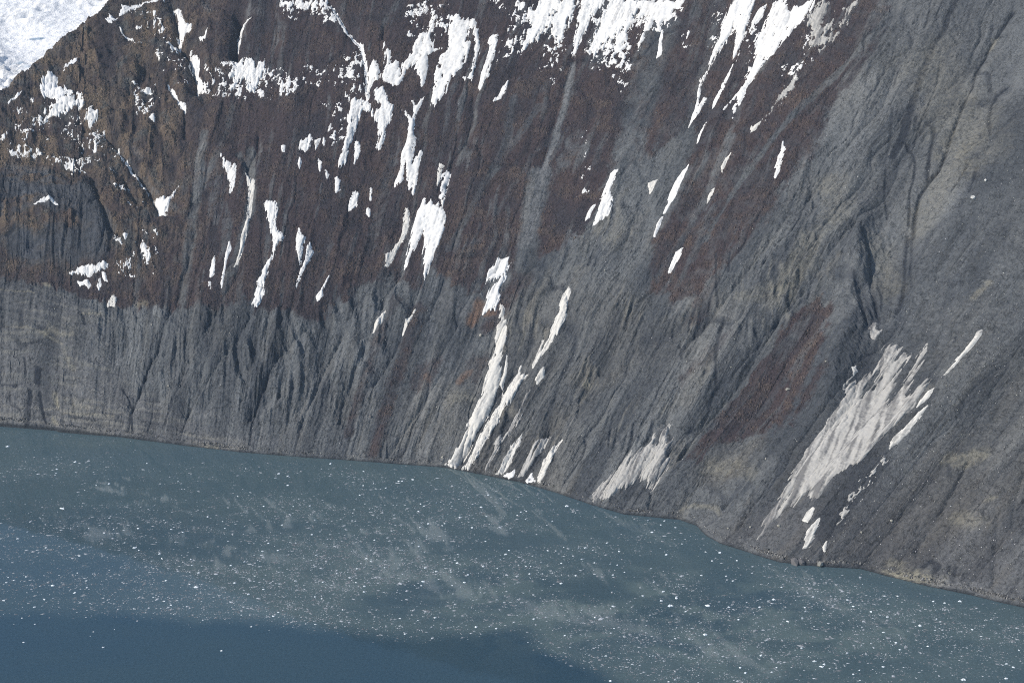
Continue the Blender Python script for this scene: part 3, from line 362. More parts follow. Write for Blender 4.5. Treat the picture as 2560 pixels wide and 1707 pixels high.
PALE = [
 ([(412.0,4.6),(426.3,5.7),(439.3,6.4),(453.0,6.1)],9,1.0,0),
 ([(453.0,6.1),(469.1,6.7),(487.6,7.2)],9,0.9,1),
 ([(-728.5,178.0),(-706.8,178.1),(-681.2,175.6)],3.5,0.55,0),
 ([(-716.8,121.8),(-682.3,120.8),(-661.0,114.5),(-635.3,107.5)],3,0.5,0),
 ([(-658.9,114.6),(-651.1,124.8),(-640.4,118.1),(-622.9,123.4)],6,0.6,0),
 ([(-606.8,154.7),(-585.3,160.1)],3,0.6,0),
 ([(-629.7,99.6),(-622.5,85.3),(-615.8,78.5)],5,0.4,0),
 ([(-641.4,43.2),(-635.8,27.5)],3.5,0.9,0),
 ([(-640.3,9.0),(-635.4,6.7)],4,0.9,0),
 ([(-612.5,32.6),(-591.3,32.8)],5,0.5,0),
 ([(-628.7,20.3),(-569.3,24.9),(-552.5,25.6)],2,0.5,0),
 ([(-588.3,97.4),(-571.9,97.9),(-554.0,102.5)],8,0.4,1),
 ([(-480.0,91.6),(-462.6,86.1)],9,0.4,1),
 ([(-507.2,41.5),(-487.0,50.5)],6,0.4,1),
 ([(-434.8,39.4),(-405.9,40.4)],7,0.5,1),
 ([(-380.8,15.8),(-316.8,19.1)],8,0.3,1),
 ([(-438.6,-1.9),(-395.0,2.7)],3,0.6,0),
 ([(-666.2,196.4),(-657.7,191.9)],3,0.7,0),
 ([(-534.1,185.8),(-526.2,187.4)],6,0.5,0),
 ([(-574.2,30.9),(-571.5,25.6)],2,0.7,1),
 ([(-600.3,39.3),(-529.0,44.0)],18,0.25,1),
 ([(-722.4,30.6),(-677.6,12.4)],14,0.2,1),
 ([(23.5,132.9),(27.1,135.8)],4,0.7,0),
 ([(-106.4,84.0),(-96.3,90.4)],14,0.3,0),
 ([(75.8,72.2),(87.2,75.2)],2,0.5,1),
 ([(-152.9,219.5),(-130.4,208.4)],14,0.3,1),
 ([(384.3,132.0),(399.1,136.5),(407.5,144.7)],11,0.45,0),
 ([(428.8,74.3),(447.1,74.7)],10,0.4,0),
 ([(404.8,13.8),(412.4,14.7)],7,0.5,0),
 ([(440.5,96.2),(444.2,100.9)],4,0.5,0),
 ([(213.7,72.5),(228.3,74.6)],12,0.35,0),
 ([(193.9,62.4),(202.4,64.1)],12,0.3,0),
 ([(193.5,10.8),(223.4,25.3)],4,0.4,0),
 ([(137.3,426.9),(162.1,392.5),(165.1,371.7)],20,0.3,0),
 ([(155.2,288.1),(156.0,311.5),(154.9,346.2)],18,0.3,0),
 ([(123.5,275.1),(155.0,282.3)],14,0.3,0),
 ([(160.1,602.1),(208.1,521.0),(218.3,504.8)],40,0.28,0),
 ([(219.8,468.4),(220.8,420.1)],40,0.25,0),
 ([(197.6,638.7),(198.9,624.8)],4,0.5,0),
 ([(288.9,353.2),(286.4,333.5)],5,0.5,0),
 ([(125.9,673.3),(168.6,644.5),(172.0,564.1)],50,0.15,1),
 ([(202.3,360.6),(223.9,334.1)],20,0.25,0),
 ([(121.4,422.3),(129.0,423.8)],1.2,0.8,1),
 ([(-99.5,563.3),(-95.5,503.1),(-94.9,444.1),(-97.5,399.0)],4,0.9,1),
 ([(-97.5,399.0),(-93.7,354.6),(-87.5,298.8)],12,0.6,1),
 ([(-491.0,683.9),(-483.0,669.9)],7,0.35,1),
 ([(-436.9,673.7),(-429.7,668.2)],9,0.3,1),
 ([(-568.3,443.8),(-552.3,424.3)],6,0.35,1),
 ([(-724.6,392.5),(-694.8,382.7)],12,0.25,1),
]
BAD = [[(-579.7,174.0),(-467.0,180.4),(-393.1,193.1),(-313.9,178.9),(-286.9,204.8),(-222.7,244.2),(-186.8,221.1),(-194.7,124.9),(-194.8,44.3),(-206.1,4.4),(-312.1,2.9),(-448.5,7.0),(-512.1,50.6),(-541.0,80.7),(-579.1,133.3)]]
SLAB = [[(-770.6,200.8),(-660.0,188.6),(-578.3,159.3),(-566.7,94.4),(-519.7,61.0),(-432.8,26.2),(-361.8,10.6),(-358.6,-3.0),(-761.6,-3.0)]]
CLIFF = [[(-778.2,385.8),(-664.2,391.2),(-609.5,356.8),(-580.8,271.1),(-590.3,236.3),(-771.0,213.3)]]
RIB = [[(-32.1,404.3),(25.1,315.3),(40.4,248.0),(100.8,242.7),(119.2,316.9),(122.2,422.9),(164.1,444.1),(201.2,358.6),(186.7,285.7),(167.5,168.4),(154.9,72.6),(116.9,37.4),(52.7,26.8),(-70.1,10.5),(-87.4,178.1),(-83.6,262.5),(-41.1,304.4)]]
TALUS = [[(244.3,531.6),(533.6,2.0),(394.4,1.0),(273.0,6.4),(231.4,3.7),(261.4,66.3),(266.4,200.1),(245.2,337.4),(236.7,425.0)]]
BOULDER = [
 (242.0, 463.6, 4.6, 'white', 'upper of two white boulders on the pale scree at the far upper right'),
 (241.1, 442.1, 6.5, 'white', 'lower bigger one of two white boulders at the far upper right'),
 (276.0, 35.0, 4.9, 'pale', 'pale boulder left of the snow remnants below the avalanche cone'),
 (314.0, 1.5, 11.4, 'grey', 'long grey boulder standing at the waterline under the avalanche cone'),
 (321.7, -0.5, 8.4, 'grey', 'dark boulder leaning beside the long grey one at the waterline'),
 (340.9, -2.6, 8.4, 'pale', 'flat grey boulder reaching into the water right of the two others'),
 (253.9, 25.1, 3.0, 'pale', 'small pale boulder on the debris fan near the shore'),
 (377.0, 56.7, 3.8, 'pale', 'cream boulder alone on the lower right slope'),
 (355.2, 42.4, 2.7, 'pale', 'small cream boulder below the gritty snow streak'),
 (302.2, 23.5, 3.8, 'grey', 'grey boulder just left of the lower snow remnant'),
 (237.3, 16.5, 2.3, 'pale', 'small boulder near the left rim of the debris fan'),
 (252.6, 11.0, 3.0, 'grey', 'brownish boulder low on the debris fan'),
 (-103.7, 176.1, 5.3, 'pale', 'rounded pale boulder right of the orange earth patch'),
 (-512.9, 155.7, 3.0, 'pale', 'small cream boulder in the left grey gullies'),
 (-479.2, 73.6, 4.2, 'pale', 'pale boulder low in the left grey gullies'),
 (229.2, 197.8, 3.4, 'pale', 'angular pale boulder left of the fingered avalanche cone'),
 (214.7, 166.6, 5.7, 'pale', 'pale slab on the lower brown ridge'),
 (228.8, 94.8, 3.0, 'pale', 'cream boulder left of the middle of the avalanche cone'),
 (-204.1, 58.6, 4.9, 'grey', 'dull round boulder on the brown streak low left of the avalanche tongues'),
 (-5.0, 266.1, 3.4, 'pale', 'pale block on the grey slope below the brown band'),
 (-96.4, 14.2, 4.2, 'pale', 'flat pale boulder at the water left of the longest avalanche tongue'),
]
FLOE = [
 (-575.7,1746.6,4.5),
 (-592.0,1721.1,4.0),
 (-588.8,1707.6,3.6),
 (-238.1,1740.4,4.7),
 (-300.8,1706.1,5.4),
 (-302.8,1691.4,3.1),
 (-283.6,1667.3,4.5),
 (-446.2,1672.1,3.8),
 (-511.1,1672.1,4.3),
 (-525.6,1667.3,2.7),
 (-535.8,1651.3,2.7),
 (-546.9,1594.2,7.5),
 (-246.7,1603.0,3.6),
 (-443.1,1545.5,2.2),
 (-440.0,1536.8,3.6),
 (-400.5,1534.7,3.2),
 (-468.3,1535.1,2.2),
 (-476.1,1523.7,3.6),
 (-431.0,1484.0,6.3),
 (-398.8,1468.3,3.8),
 (-283.3,1475.2,3.7),
 (-327.4,1501.7,2.4),
 (-549.7,1409.6,2.7),
 (-530.7,1411.0,3.1),
 (-477.5,1420.3,2.7),
 (-460.0,1418.1,2.4),
 (-462.3,1401.1,3.0),
 (-541.6,1402.2,2.4),
 (-466.4,1372.9,4.0),
 (-495.3,1389.7,5.4),
 (-340.0,1385.9,6.5),
 (-348.3,1393.1,2.3),
 (-499.2,1340.4,3.9),
 (-280.7,1369.5,3.9),
 (-201.3,1359.5,2.9),
 (-251.6,1394.2,2.3),
 (-486.7,1303.7,2.6),
 (-422.5,1287.7,2.2),
 (-423.3,1278.7,1.2),
 (-402.7,1292.6,1.6),
 (-404.2,1256.3,3.1),
 (-485.9,1266.2,2.8),
 (-285.8,1249.4,3.0),
 (-265.1,1298.4,3.1),
 (-279.8,1323.4,2.2),
 (-317.4,1312.4,2.2),
 (-349.8,1325.3,1.9),
 (-504.4,1316.8,2.3),
 (-526.1,1324.4,1.6),
 (-508.3,1303.7,1.3),
 (-245.9,1291.4,1.2),
 (-683.5,1802.9,6.3),
 (-187.9,1666.4,3.4),
 (-175.7,1675.0,2.3),
 (-92.7,1611.9,4.3),
 (-107.3,1602.1,2.9),
 (-29.3,1636.9,3.7),
 (67.3,1602.1,5.8),
 (71.8,1594.2,2.5),
 (16.4,1563.1,2.1),
 (-106.5,1487.9,3.7),
 (-3.5,1477.5,3.0),
 (55.0,1444.3,3.3),
 (78.6,1454.7,4.3),
 (92.0,1445.4,3.0),
 (117.3,1439.9,3.3),
 (109.5,1442.5,2.6),
 (154.0,1431.1,3.3),
 (110.4,1414.6,3.6),
 (123.8,1422.4,2.3),
 (-31.8,1436.2,3.3),
 (-16.3,1431.5,2.6),
 (-97.9,1389.7,2.9),
 (-96.2,1399.4,4.5),
 (-33.7,1386.6,1.9),
 (-114.8,1315.8,3.1),
 (-96.2,1311.7,2.1),
 (-91.9,1319.6,1.8),
 (-107.6,1283.2,3.0),
 (-176.1,1334.6,2.8),
 (174.0,1360.1,4.1),
 (166.1,1343.7,7.8),
 (137.8,1239.4,2.9),
 (32.8,1240.2,2.1),
 (103.7,1295.0,2.1),
 (15.9,1266.2,1.8),
 (182.0,1558.9,3.5),
 (176.5,1547.1,3.2),
 (22.9,1463.0,2.3),
 (49.7,1476.3,2.4),
 (59.2,1486.0,2.4),
 (75.8,1482.9,2.4),
 (219.6,1473.3,3.4),
 (236.0,1471.4,4.7),
 (251.9,1451.0,3.4),
 (207.5,1414.2,3.6),
 (234.3,1412.4,3.0),
 (276.4,1357.5,4.5),
 (205.1,1343.7,6.3),
 (226.8,1340.4,3.5),
 (180.3,1330.7,3.4),
 (194.7,1281.7,5.2),
 (282.3,1309.2,4.4),
 (305.8,1339.5,3.2),
 (304.8,1330.7,3.5),
 (299.0,1317.1,2.8),
 (354.5,1356.8,3.5),
 (444.2,1353.5,3.6),
 (454.9,1349.6,3.6),
 (472.3,1353.5,4.9),
 (438.5,1308.6,2.5),
 (436.6,1314.9,2.9),
 (293.6,1228.9,5.9),
 (301.6,1223.4,3.6),
 (297.2,1219.2,3.3),
 (254.6,1217.3,2.6),
 (248.6,1208.8,2.9),
 (255.0,1200.1,2.0),
 (289.7,1237.9,2.1),
 (357.7,1218.6,3.6),
 (325.6,1204.7,2.9),
 (333.4,1212.3,2.4),
 (329.2,1193.5,2.9),
 (427.9,1194.8,6.0),
 (468.8,1196.9,4.2),
 (482.8,1217.8,3.4),
 (411.7,1258.3,2.8),
 (389.6,1256.9,3.4),
 (382.5,1251.7,3.1),
 (377.5,1260.4,3.1),
 (466.4,1292.3,3.2),
 (470.8,1278.1,2.5),
 (499.2,1250.2,2.2),
 (290.1,1386.2,2.9),
]
BRASHEDGE = [(-652.1,1320.5),(-525.9,1313.6),(-503.2,1319.6),(-466.4,1320.5),(-390.8,1315.3),(-352.6,1310.2),(-292.9,1298.3),(-235.7,1296.7),(-168.8,1280.1),(-111.8,1270.3),(-63.8,1268.7),(-31.9,1270.3),(-4.0,1276.8),(8.0,1270.3),(19.7,1252.7),(38.9,1230.9),(53.9,1217.2),(76.1,1200.8),(104.9,1179.1),(154.2,1151.2)]
CLEARNEAR = [(-697.4,1811.6),(-613.4,1804.1),(-508.1,1774.6),(-380.9,1753.1),(-198.9,1732.0),(-15.3,1684.5),(106.4,1584.1),(199.2,1549.2),(255.4,1452.0),(358.7,1412.2),(433.2,1365.0),(528.3,1320.5)]

# ---------------------------------------------------------------- noise and the shape of the fjord wall
def sstep(a, b, x):
    x = np.clip((x - a) / (b - a), 0.0, 1.0)
    return x * x * (3 - 2 * x)

_LAT = np.random.RandomState(7).rand(512, 512).astype(np.float32)

def vnoise(x, y, seed=0):
    x = np.asarray(x, np.float32) + seed * 37.31
    y = np.asarray(y, np.float32) + seed * 91.17
    xi = np.floor(x); yi = np.floor(y)
    fx = x - xi; fy = y - yi
    fx = fx * fx * fx * (fx * (fx * 6 - 15) + 10)
    fy = fy * fy * fy * (fy * (fy * 6 - 15) + 10)
    x0 = xi.astype(np.int64) & 511; y0 = yi.astype(np.int64) & 511
    x1 = (x0 + 1) & 511; y1 = (y0 + 1) & 511
    a = _LAT[x0, y0]; b = _LAT[x1, y0]; c = _LAT[x0, y1]; d = _LAT[x1, y1]
    return (a + (b - a) * fx) * (1 - fy) + (c + (d - c) * fx) * fy

def fbm(x, y, octaves=4, seed=0, gain=0.5, lac=2.03):
    v = 0.0; amp = 1.0; tot = 0.0
    for o in range(octaves):
        v = v + amp * (vnoise(x, y, seed + o * 3) * 2 - 1)
        tot += amp; amp *= gain; x = x * lac; y = y * lac
    return v / tot

def ridged(x, y, octaves=3, seed=0, gain=0.5):
    v = 0.0; amp = 1.0; tot = 0.0
    for o in range(octaves):
        n = 1 - np.abs(vnoise(x, y, seed + o * 5) * 2 - 1) * 1.6
        v = v + amp * n; tot += amp; amp *= gain; x = x * 2.1; y = y * 1.7
    return v / tot

# The wall is described in slope coordinates: s = where a fall line leaves the shore (metres east of
# the camera's meridian), t = metres travelled uphill along that fall line (in plan).
def smooth_table(ks, vs, width=60.0):
    xs = np.arange(-1700.0, 1500.0, 5.0)
    v = np.interp(xs, ks, vs)
    k = np.exp(-0.5 * (np.arange(-60, 61) * 5.0 / width) ** 2); k /= k.sum()
    return xs, np.convolve(np.pad(v, 60, mode='edge'), k, mode='valid')

class Wall:
    def __init__(self, shore, flow):
        self.shore = np.array(shore)                      # (s, y)
        f = np.array(flow)                                # (s, azimuth, slope)
        self.az = smooth_table(f[:, 0], f[:, 1])
        self.th = smooth_table(f[:, 0], f[:, 2])
        self.zc = smooth_table([-1500, -1000, -800, -720, -640, -560, -480, -400, -250, 0, 300, 1200],
                               [130, 260, 366, 420, 507, 602, 684, 760, 890, 985, 1020, 1050], 35)
        self.lw = smooth_table([-2000, -640, -470, 2000], [1, 1, 0, 0], 30)
    def base_z(self, s, t):
        s = np.asarray(s, float); t = np.asarray(t, float)
        th = np.interp(s, *self.th); zc = np.interp(s, *self.zc); lw = np.interp(s, *self.lw)
        tn = np.tan(np.radians(th))
        tp = np.maximum(t, 0)
        up = tn * tp * (0.93 + 0.00018 * tp)
        # the west end steps up in cliffs and ledges instead of one even ramp
        kt = [0, 6, 150, 205, 300, 400, 620, 2000]
        kz = [0, 8, 132, 160, 262, 305, 465, 1500]
        step = np.interp(tp, kt, kz) * 0.5 + np.interp(tp + 12, kt, kz) * 0.25 + np.interp(np.maximum(tp - 12, 0), kt, kz) * 0.25
        up = up * (1 - lw) + step * (tn / 0.745) * lw
        tc = zc / tn / 1.03
        back = zc - (tp - tc) * 0.7
        k = 16.0
        h = np.clip(0.5 + 0.5 * (back - up) / k, 0, 1)
        z = back * (1 - h) + up * h - k * h * (1 - h)
        return np.where(t < 0, t * 0.8, z)
    def plan(self, s, t):
        s = np.asarray(s, float)
        a = np.interp(s, *self.az)
        y0 = np.interp(s, self.shore[:, 0], self.shore[:, 1])
        return s + t * np.sin(a), y0 + t * np.cos(a)

# ---------------------------------------------------------------- small helpers
rng = np.random.RandomState(11)
coll = scene.collection

def mesh_from(name, verts, faces_flat, fsize, cols=None, smooth=False):
    """One mesh out of numpy arrays; fsize is 3 or 4; cols are linear per-vertex colours."""
    me = bpy.data.meshes.new(name)
    nv = len(verts); nf = len(faces_flat) // fsize
    me.vertices.add(nv); me.vertices.foreach_set('co', np.ascontiguousarray(verts, np.float32).ravel())
    me.loops.add(nf * fsize); me.loops.foreach_set('vertex_index', np.ascontiguousarray(faces_flat, np.int32).ravel())
    me.polygons.add(nf); me.polygons.foreach_set('loop_start', np.arange(0, nf * fsize, fsize, dtype=np.int32))
    me.polygons.foreach_set('use_smooth', np.full(nf, smooth))
    if cols is not None:
        at = me.color_attributes.new('tint', 'FLOAT_COLOR', 'POINT')
        c = np.ones((nv, 4), np.float32); c[:, :3] = cols
        at.data.foreach_set('color', c.ravel())
    me.update(); me.validate()
    return me

def add_object(name, me, mat, label=None, category=None, group=None, kind=None, parent=None):
    if mat is not None and not me.materials:
        me.materials.append(mat)
    o = bpy.data.objects.new(name, me); coll.objects.link(o)
    if label: o['label'] = label
    if category: o['category'] = category
    if group: o['group'] = group
    if kind: o['kind'] = kind
    if parent: o.parent = parent
    return o

def new_mat(name):
    m = bpy.data.materials.new(name); m.use_nodes = True
    nt = m.node_tree
    return m, nt.nodes, nt.links, nt.nodes['Principled BSDF']

def noise_node(n, l, coord, scale, detail=4.0, rough=0.6):
    x = n.new('ShaderNodeTexNoise'); x.inputs['Scale'].default_value = scale
    x.inputs['Detail'].default_value = detail; x.inputs['Roughness'].default_value = rough
    l.new(coord, x.inputs['Vector']); return x

def ramp_val(n, l, src, a, b, lo, hi):
    r = n.new('ShaderNodeMapRange'); r.inputs['From Min'].default_value = a; r.inputs['From Max'].default_value = b
    r.inputs['To Min'].default_value = lo; r.inputs['To Max'].default_value = hi
    l.new(src, r.inputs['Value']); return r.outputs['Result']

def tinted_mat(name, fine, lo, hi, bump, dist, rough=0.9, spec=0.2, fine2=None, veins=False):
    """tint attribute x fine noise, with relief smaller than the mesh in the bump."""
    m, n, l, p = new_mat(name)
    tc = n.new('ShaderNodeTexCoord')
    at = n.new('ShaderNodeAttribute'); at.attribute_name = 'tint'
    nz = noise_node(n, l, tc.outputs['Object'], fine, 5.0, 0.68)
    k = ramp_val(n, l, nz.outputs['Fac'], 0.28, 0.72, lo, hi)
    mul = n.new('ShaderNodeVectorMath'); mul.operation = 'SCALE'
    l.new(at.outputs['Color'], mul.inputs[0]); l.new(k, mul.inputs['Scale'])
    last = mul.outputs['Vector']
    if veins:                                                            # hairline joints in the rock
        for sc, wd, dk in ((0.055, 0.020, 0.52), (0.13, 0.028, 0.62)):
            mpv = n.new('ShaderNodeMapping'); mpv.inputs['Scale'].default_value = (1.0, 1.0, 0.45); mpv.inputs['Location'].default_value = (sc * 911, 3.0, 7.0)
            l.new(tc.outputs['Object'], mpv.inputs['Vector'])
            vn = noise_node(n, l, mpv.outputs['Vector'], sc, 3.0, 0.6)
            sb = n.new('ShaderNodeMath'); sb.operation = 'SUBTRACT'; l.new(vn.outputs['Fac'], sb.inputs[0]); sb.inputs[1].default_value = 0.5
            ab = n.new('ShaderNodeMath'); ab.operation = 'ABSOLUTE'; l.new(sb.outputs[0], ab.inputs[0])
            kv = ramp_val(n, l, ab.outputs[0], 0.0, wd, dk, 1.0)
            mv = n.new('ShaderNodeVectorMath'); mv.operation = 'SCALE'; l.new(last, mv.inputs[0]); l.new(kv, mv.inputs['Scale'])
            last = mv.outputs['Vector']
    l.new(last, p.inputs['Base Color'])
    p.inputs['Roughness'].default_value = rough
    p.inputs['Specular IOR Level'].default_value = spec
    if bump > 0:
        b = n.new('ShaderNodeBump'); b.inputs['Strength'].default_value = bump; b.inputs['Distance'].default_value = dist
        nz2 = noise_node(n, l, tc.outputs['Object'], fine2 or fine * 0.6, 6.0, 0.7)
        l.new(nz2.outputs['Fac'], b.inputs['Height']); l.new(b.outputs['Normal'], p.inputs['Normal'])
    return m

MAT_ROCK = tinted_mat('weathered_rock', 0.42, 0.79, 1.21, 0.75, 2.4, 0.92, 0.15, 0.30, True)
MAT_SNOW = tinted_mat('spring_snow', 0.30, 0.93, 1.05, 0.5, 0.8, 0.6, 0.25, 0.25)
MAT_ICE = tinted_mat('floating_ice', 0.9, 0.9, 1.08, 0.4, 0.3, 0.5, 0.3)
MAT_GLACIER = tinted_mat('glacier_ice', 0.12, 0.85, 1.12, 0.9, 6.0, 0.65, 0.25, 0.06)
MAT_SCRUB = tinted_mat('bare_scrub', 1.1, 0.75, 1.3, 0.0, 1.0, 0.95, 0.1)
MAT_STONE = tinted_mat('loose_stone', 0.8, 0.8, 1.2, 0.6, 0.5, 0.9, 0.15)

# ---------------------------------------------------------------- the fjord wall
wall = Wall(SHORE, FLOW)
s_nodes = np.concatenate([np.arange(-1240, -772, 12.0), np.arange(-770, -100, 1.15), np.arange(-100, 262, 0.85),
                          np.arange(262, 584, 1.3), np.arange(590, 1020, 12.0)])
t_nodes = np.concatenate([[-60.0, -25.0, -10.0, -4.0, -1.5], np.arange(0, 735, 1.3), np.arange(740, 1640, 30.0)])
NI, NJ = len(s_nodes), len(t_nodes)
S, T = np.meshgrid(s_nodes, t_nodes, indexing='ij')
S = S.astype(np.float32); T = T.astype(np.float32)
PX, PY = wall.plan(S, T)
BZ = wall.base_z(S, T)
GST = np.gradient(PX, axis=0) / np.gradient(s_nodes)[:, None]           # how far fall lines have spread
GST = np.hypot(GST, np.gradient(PY, axis=0) / np.gradient(s_nodes)[:, None]).astype(np.float32)

def box_of(pts, margin):
    p = np.array(pts)
    g = max(float(np.interp(p[:, 0].mean(), s_nodes, np.arange(NI))), 0)
    j = int(np.clip(np.searchsorted(t_nodes, p[:, 1].mean()), 0, NJ - 1))
    gs = float(GST[int(min(g, NI - 1)), j])
    i0 = max(np.searchsorted(s_nodes, p[:, 0].min() - margin / gs) - 1, 0)
    i1 = min(np.searchsorted(s_nodes, p[:, 0].max() + margin / gs) + 1, NI)
    j0 = max(np.searchsorted(t_nodes, p[:, 1].min() - margin) - 1, 0)
    j1 = min(np.searchsorted(t_nodes, p[:, 1].max() + margin) + 1, NJ)
    return i0, i1, j0, j1, gs

TK = 1.27                                                               # plan metres -> metres up the slope
def seg_dist(s, t, pts, gs, closed):
    p = np.array(pts, np.float32) * np.array([gs, TK], np.float32)
    x = s * gs; y = t * TK
    best = np.full(x.shape, 1e9, np.float32)
    inside = np.zeros(x.shape, bool)
    n = len(p)
    for k in range(n if closed else n - 1):
        a = p[k]; b = p[(k + 1) % n]
        d = b - a; ll = float(d @ d) + 1e-9
        u = np.clip(((x - a[0]) * d[0] + (y - a[1]) * d[1]) / ll, 0, 1)
        best = np.minimum(best, (x - a[0] - u * d[0]) ** 2 + (y - a[1] - u * d[1]) ** 2)
        if closed and a[1] != b[1]:
            c = ((a[1] > y) != (b[1] > y)) & (x < (b[0] - a[0]) * (y - a[1]) / (b[1] - a[1]) + a[0])
            inside ^= c
    dist = np.sqrt(best)
    return np.where(inside, dist, -dist) if closed else dist

def poly_mask(polys, soft, jitter=0.0, amounts=None):
    m = np.zeros((NI, NJ), np.float32)
    for q, pts in enumerate(polys):
        i0, i1, j0, j1, gs = box_of(pts, soft + jitter + 4)
        sd = seg_dist(S[i0:i1, j0:j1], T[i0:i1, j0:j1], pts, gs, True)
        if jitter:
            sd = sd + jitter * EDGE[i0:i1, j0:j1]
        v = sstep(-soft, soft, sd) * (1.0 if amounts is None else amounts[q])
        m[i0:i1, j0:j1] = np.maximum(m[i0:i1, j0:j1], v)
    return m

def line_mask(rows, grow=0.4, jitter=0.0, wk=1.0):
    m = np.zeros((NI, NJ), np.float32)
    for pts, w, amt in rows:
        w = w * wk
        i0, i1, j0, j1, gs = box_of(pts, w * 2.2 + jitter + 3)
        d = seg_dist(S[i0:i1, j0:j1], T[i0:i1, j0:j1], pts, gs, False)
        if jitter:
            d = d + jitter * min(1.0, w / 4.0) * EDGE[i0:i1, j0:j1]
        v = amt * (1 - sstep(w * (1 - grow), w * (1 + grow), d))
        m[i0:i1, j0:j1] = np.maximum(m[i0:i1, j0:j1], v)
    return m

# flow-aligned noise fields shared by relief and colour
SW = S + 9 * fbm(S / 70, T / 130, 3, 41) + 2.5 * fbm(S / 14, T / 30, 2, 47)
EDGE = fbm(SW / 7, T / 22, 4, 3) * 1.3 + 0.5 * fbm(S / 2.2, T / 3.0, 2, 5)
FINE = fbm(S * GST / 2.4, T / 2.2, 3, 61)
STREAK = fbm(SW / 5.5, T / 75, 4, 13)
SG = 150 + (SW - 150) * (1 + (GST - 1) * sstep(-150, 0, S))                # across-slope metres
STREAK2 = fbm(SG / 2.2, T / 34, 3, 19)
HAIR = fbm(SG / 3.1, T / 60, 3, 17, 0.55) * sstep(-0.05, 0.35, fbm(S / 48, T / 70, 3, 15))
PATCH = fbm(S / 60, T / 60, 4, 23)
MOTTLE = fbm(S * GST / 11, T / 9, 4, 29)

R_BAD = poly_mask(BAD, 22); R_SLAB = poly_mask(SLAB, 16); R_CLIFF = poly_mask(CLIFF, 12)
R_RIB = poly_mask(RIB, 30); R_TAL = poly_mask(TALUS, 30)
VEGM = poly_mask([r[0] for r in VEG], 5, 10, [r[1] for r in VEG])
VEGM = np.maximum(VEGM, line_mask(VEGLINE, 0.5, 4))
UPPER = sstep(700, 760, T) * (1 - sstep(120, 260, S))
VEGM = np.maximum(VEGM, UPPER * 0.9)
VEGM = np.maximum(VEGM, sstep(430, 465, T) * sstep(-470, -540, S) * 0.95)
chute = line_mask(GREYIN, 0.35, 3, 0.85)
VEGM *= 1 - chute
VEGM *= 1 - 0.75 * R_CLIFF * sstep(-0.25, 0.15, fbm(S / 30, T / 22, 3, 77))
VEGM *= 1 - 0.5 * sstep(0.22, 0.5, STREAK + 0.35 * fbm(SW / 34, T / 190, 3, 37)) * sstep(-520, -420, S)
VEGM = np.clip(VEGM + (VEGM > 0.03) * (VEGM < 0.97) * 0.5 * MOTTLE, 0, 1)

strata = sstep(0.0, 0.35, fbm(S / 60 + 0.012 * T, T / 4.5, 4, 141) + 0.25 * FINE)
seam = sstep(0.10, 0.0, np.abs(vnoise(S / 46 + 0.2 * MOTTLE, T / 9, 143) * 2 - 1)) * sstep(-0.1, 0.3, fbm(S / 40, T / 20, 2, 145))
crack = sstep(0.07, 0.0, np.abs(vnoise(SW / 15 + 0.4 * MOTTLE, T / 34, 147) * 2 - 1)) * sstep(0.0, 0.4, fbm(S / 30, T / 30, 2, 149))
# relief
fade = sstep(0, 14, T) * (1 - sstep(1200, 1500, T) * 0.5)
rel = 17 * fbm(S / 150, T / 240, 3, 2) * sstep(0, 120, T)
def saw(u, up=0.68):
    """Sharp-crested asymmetric ridges: a long rise and a short steep drop."""
    f = u - np.floor(u)
    return np.where(f < up, f / up, (1 - f) / (1 - up))
bu = (S + 0.26 * T) / 21 + 1.7 * fbm(S / 85, T / 150, 3, 81) + 0.10 * fbm(S / 7, T / 14, 2, 84)
f1 = saw(bu); f2 = saw((S + 0.10 * T) / 7.6 + 0.8 * fbm(S / 26, T / 60, 2, 85), 0.6); f3 = saw(-(S - 0.16 * T) / 52 + 1.1 * fbm(S / 90, T / 120, 2, 88), 0.6)
fa = np.clip(0.5 + 1.7 * fbm(S / 40, T / 50, 3, 86), 0.05, 1.5)
rel = rel + R_BAD * ((1.6 + 5.4 * sstep(50, 130, T)) * fa * (f1 - 0.5) + 1.3 * fa * (f2 - 0.5) + 6.5 * (f3 - 0.5) + 1.1 * EDGE) * sstep(6, 60, T)
g1 = ridged(SW / 30, T / 260, 3, 31)
rel = rel + (1 - R_BAD) * (1 - 0.85 * R_TAL) * (1 - 0.3 * VEGM) * (1 - R_SLAB) * 7.5 * (g1 - 0.4)
rel = rel + (1 - R_TAL * 0.55) * (0.55 + 0.75 * R_RIB) * (1 - 0.5 * VEGM) * 2.0 * STREAK
RS = SW + (0.10 + 0.34 * sstep(20, 150, S)) * T + 5 * fbm(S / 24, T / 34, 2, 53)      # rills run straighter down than the big gullies
RILL = ridged(RS / 9.5, T / 62, 3, 55, 0.6)
RILL2 = np.abs(vnoise(RS / 4.2, T / 40, 57) * 2 - 1)
BRK = sstep(-0.35, 0.35, fbm(S / 34, T / 46, 3, 59))
SAWR = saw(RS / 11 + 0.6 * fbm(S / 22, T / 50, 2, 56), 0.65)
rel = rel + R_RIB * BRK * (2.2 * RILL - 1.3 * RILL2 + 3.0 * (SAWR - 0.5)) * (1 - 0.7 * VEGM)
rel = rel + (1 - R_RIB) * (1 - R_BAD) * (1 - R_SLAB) * BRK * 1.2 * (RILL - RILL2) * (1 - 0.6 * VEGM) * (1 - 0.5 * R_TAL)
rel = rel + (0.5 + 0.5 * R_RIB + 0.3 * R_BAD) * STREAK2 * (1 - R_SLAB * 0.6)
crag = fbm(S * GST / 24, T / 20, 4, 91)
left_up = sstep(-420, -560, S) * sstep(180, 260, T)
rel = rel + VEGM * (1.3 + 2.6 * left_up) * crag * 1.9 + left_up * 4.5 * ridged(S / 20 + 0.012 * T, T / 48, 3, 95) * (1 - R_CLIFF * 0.3)
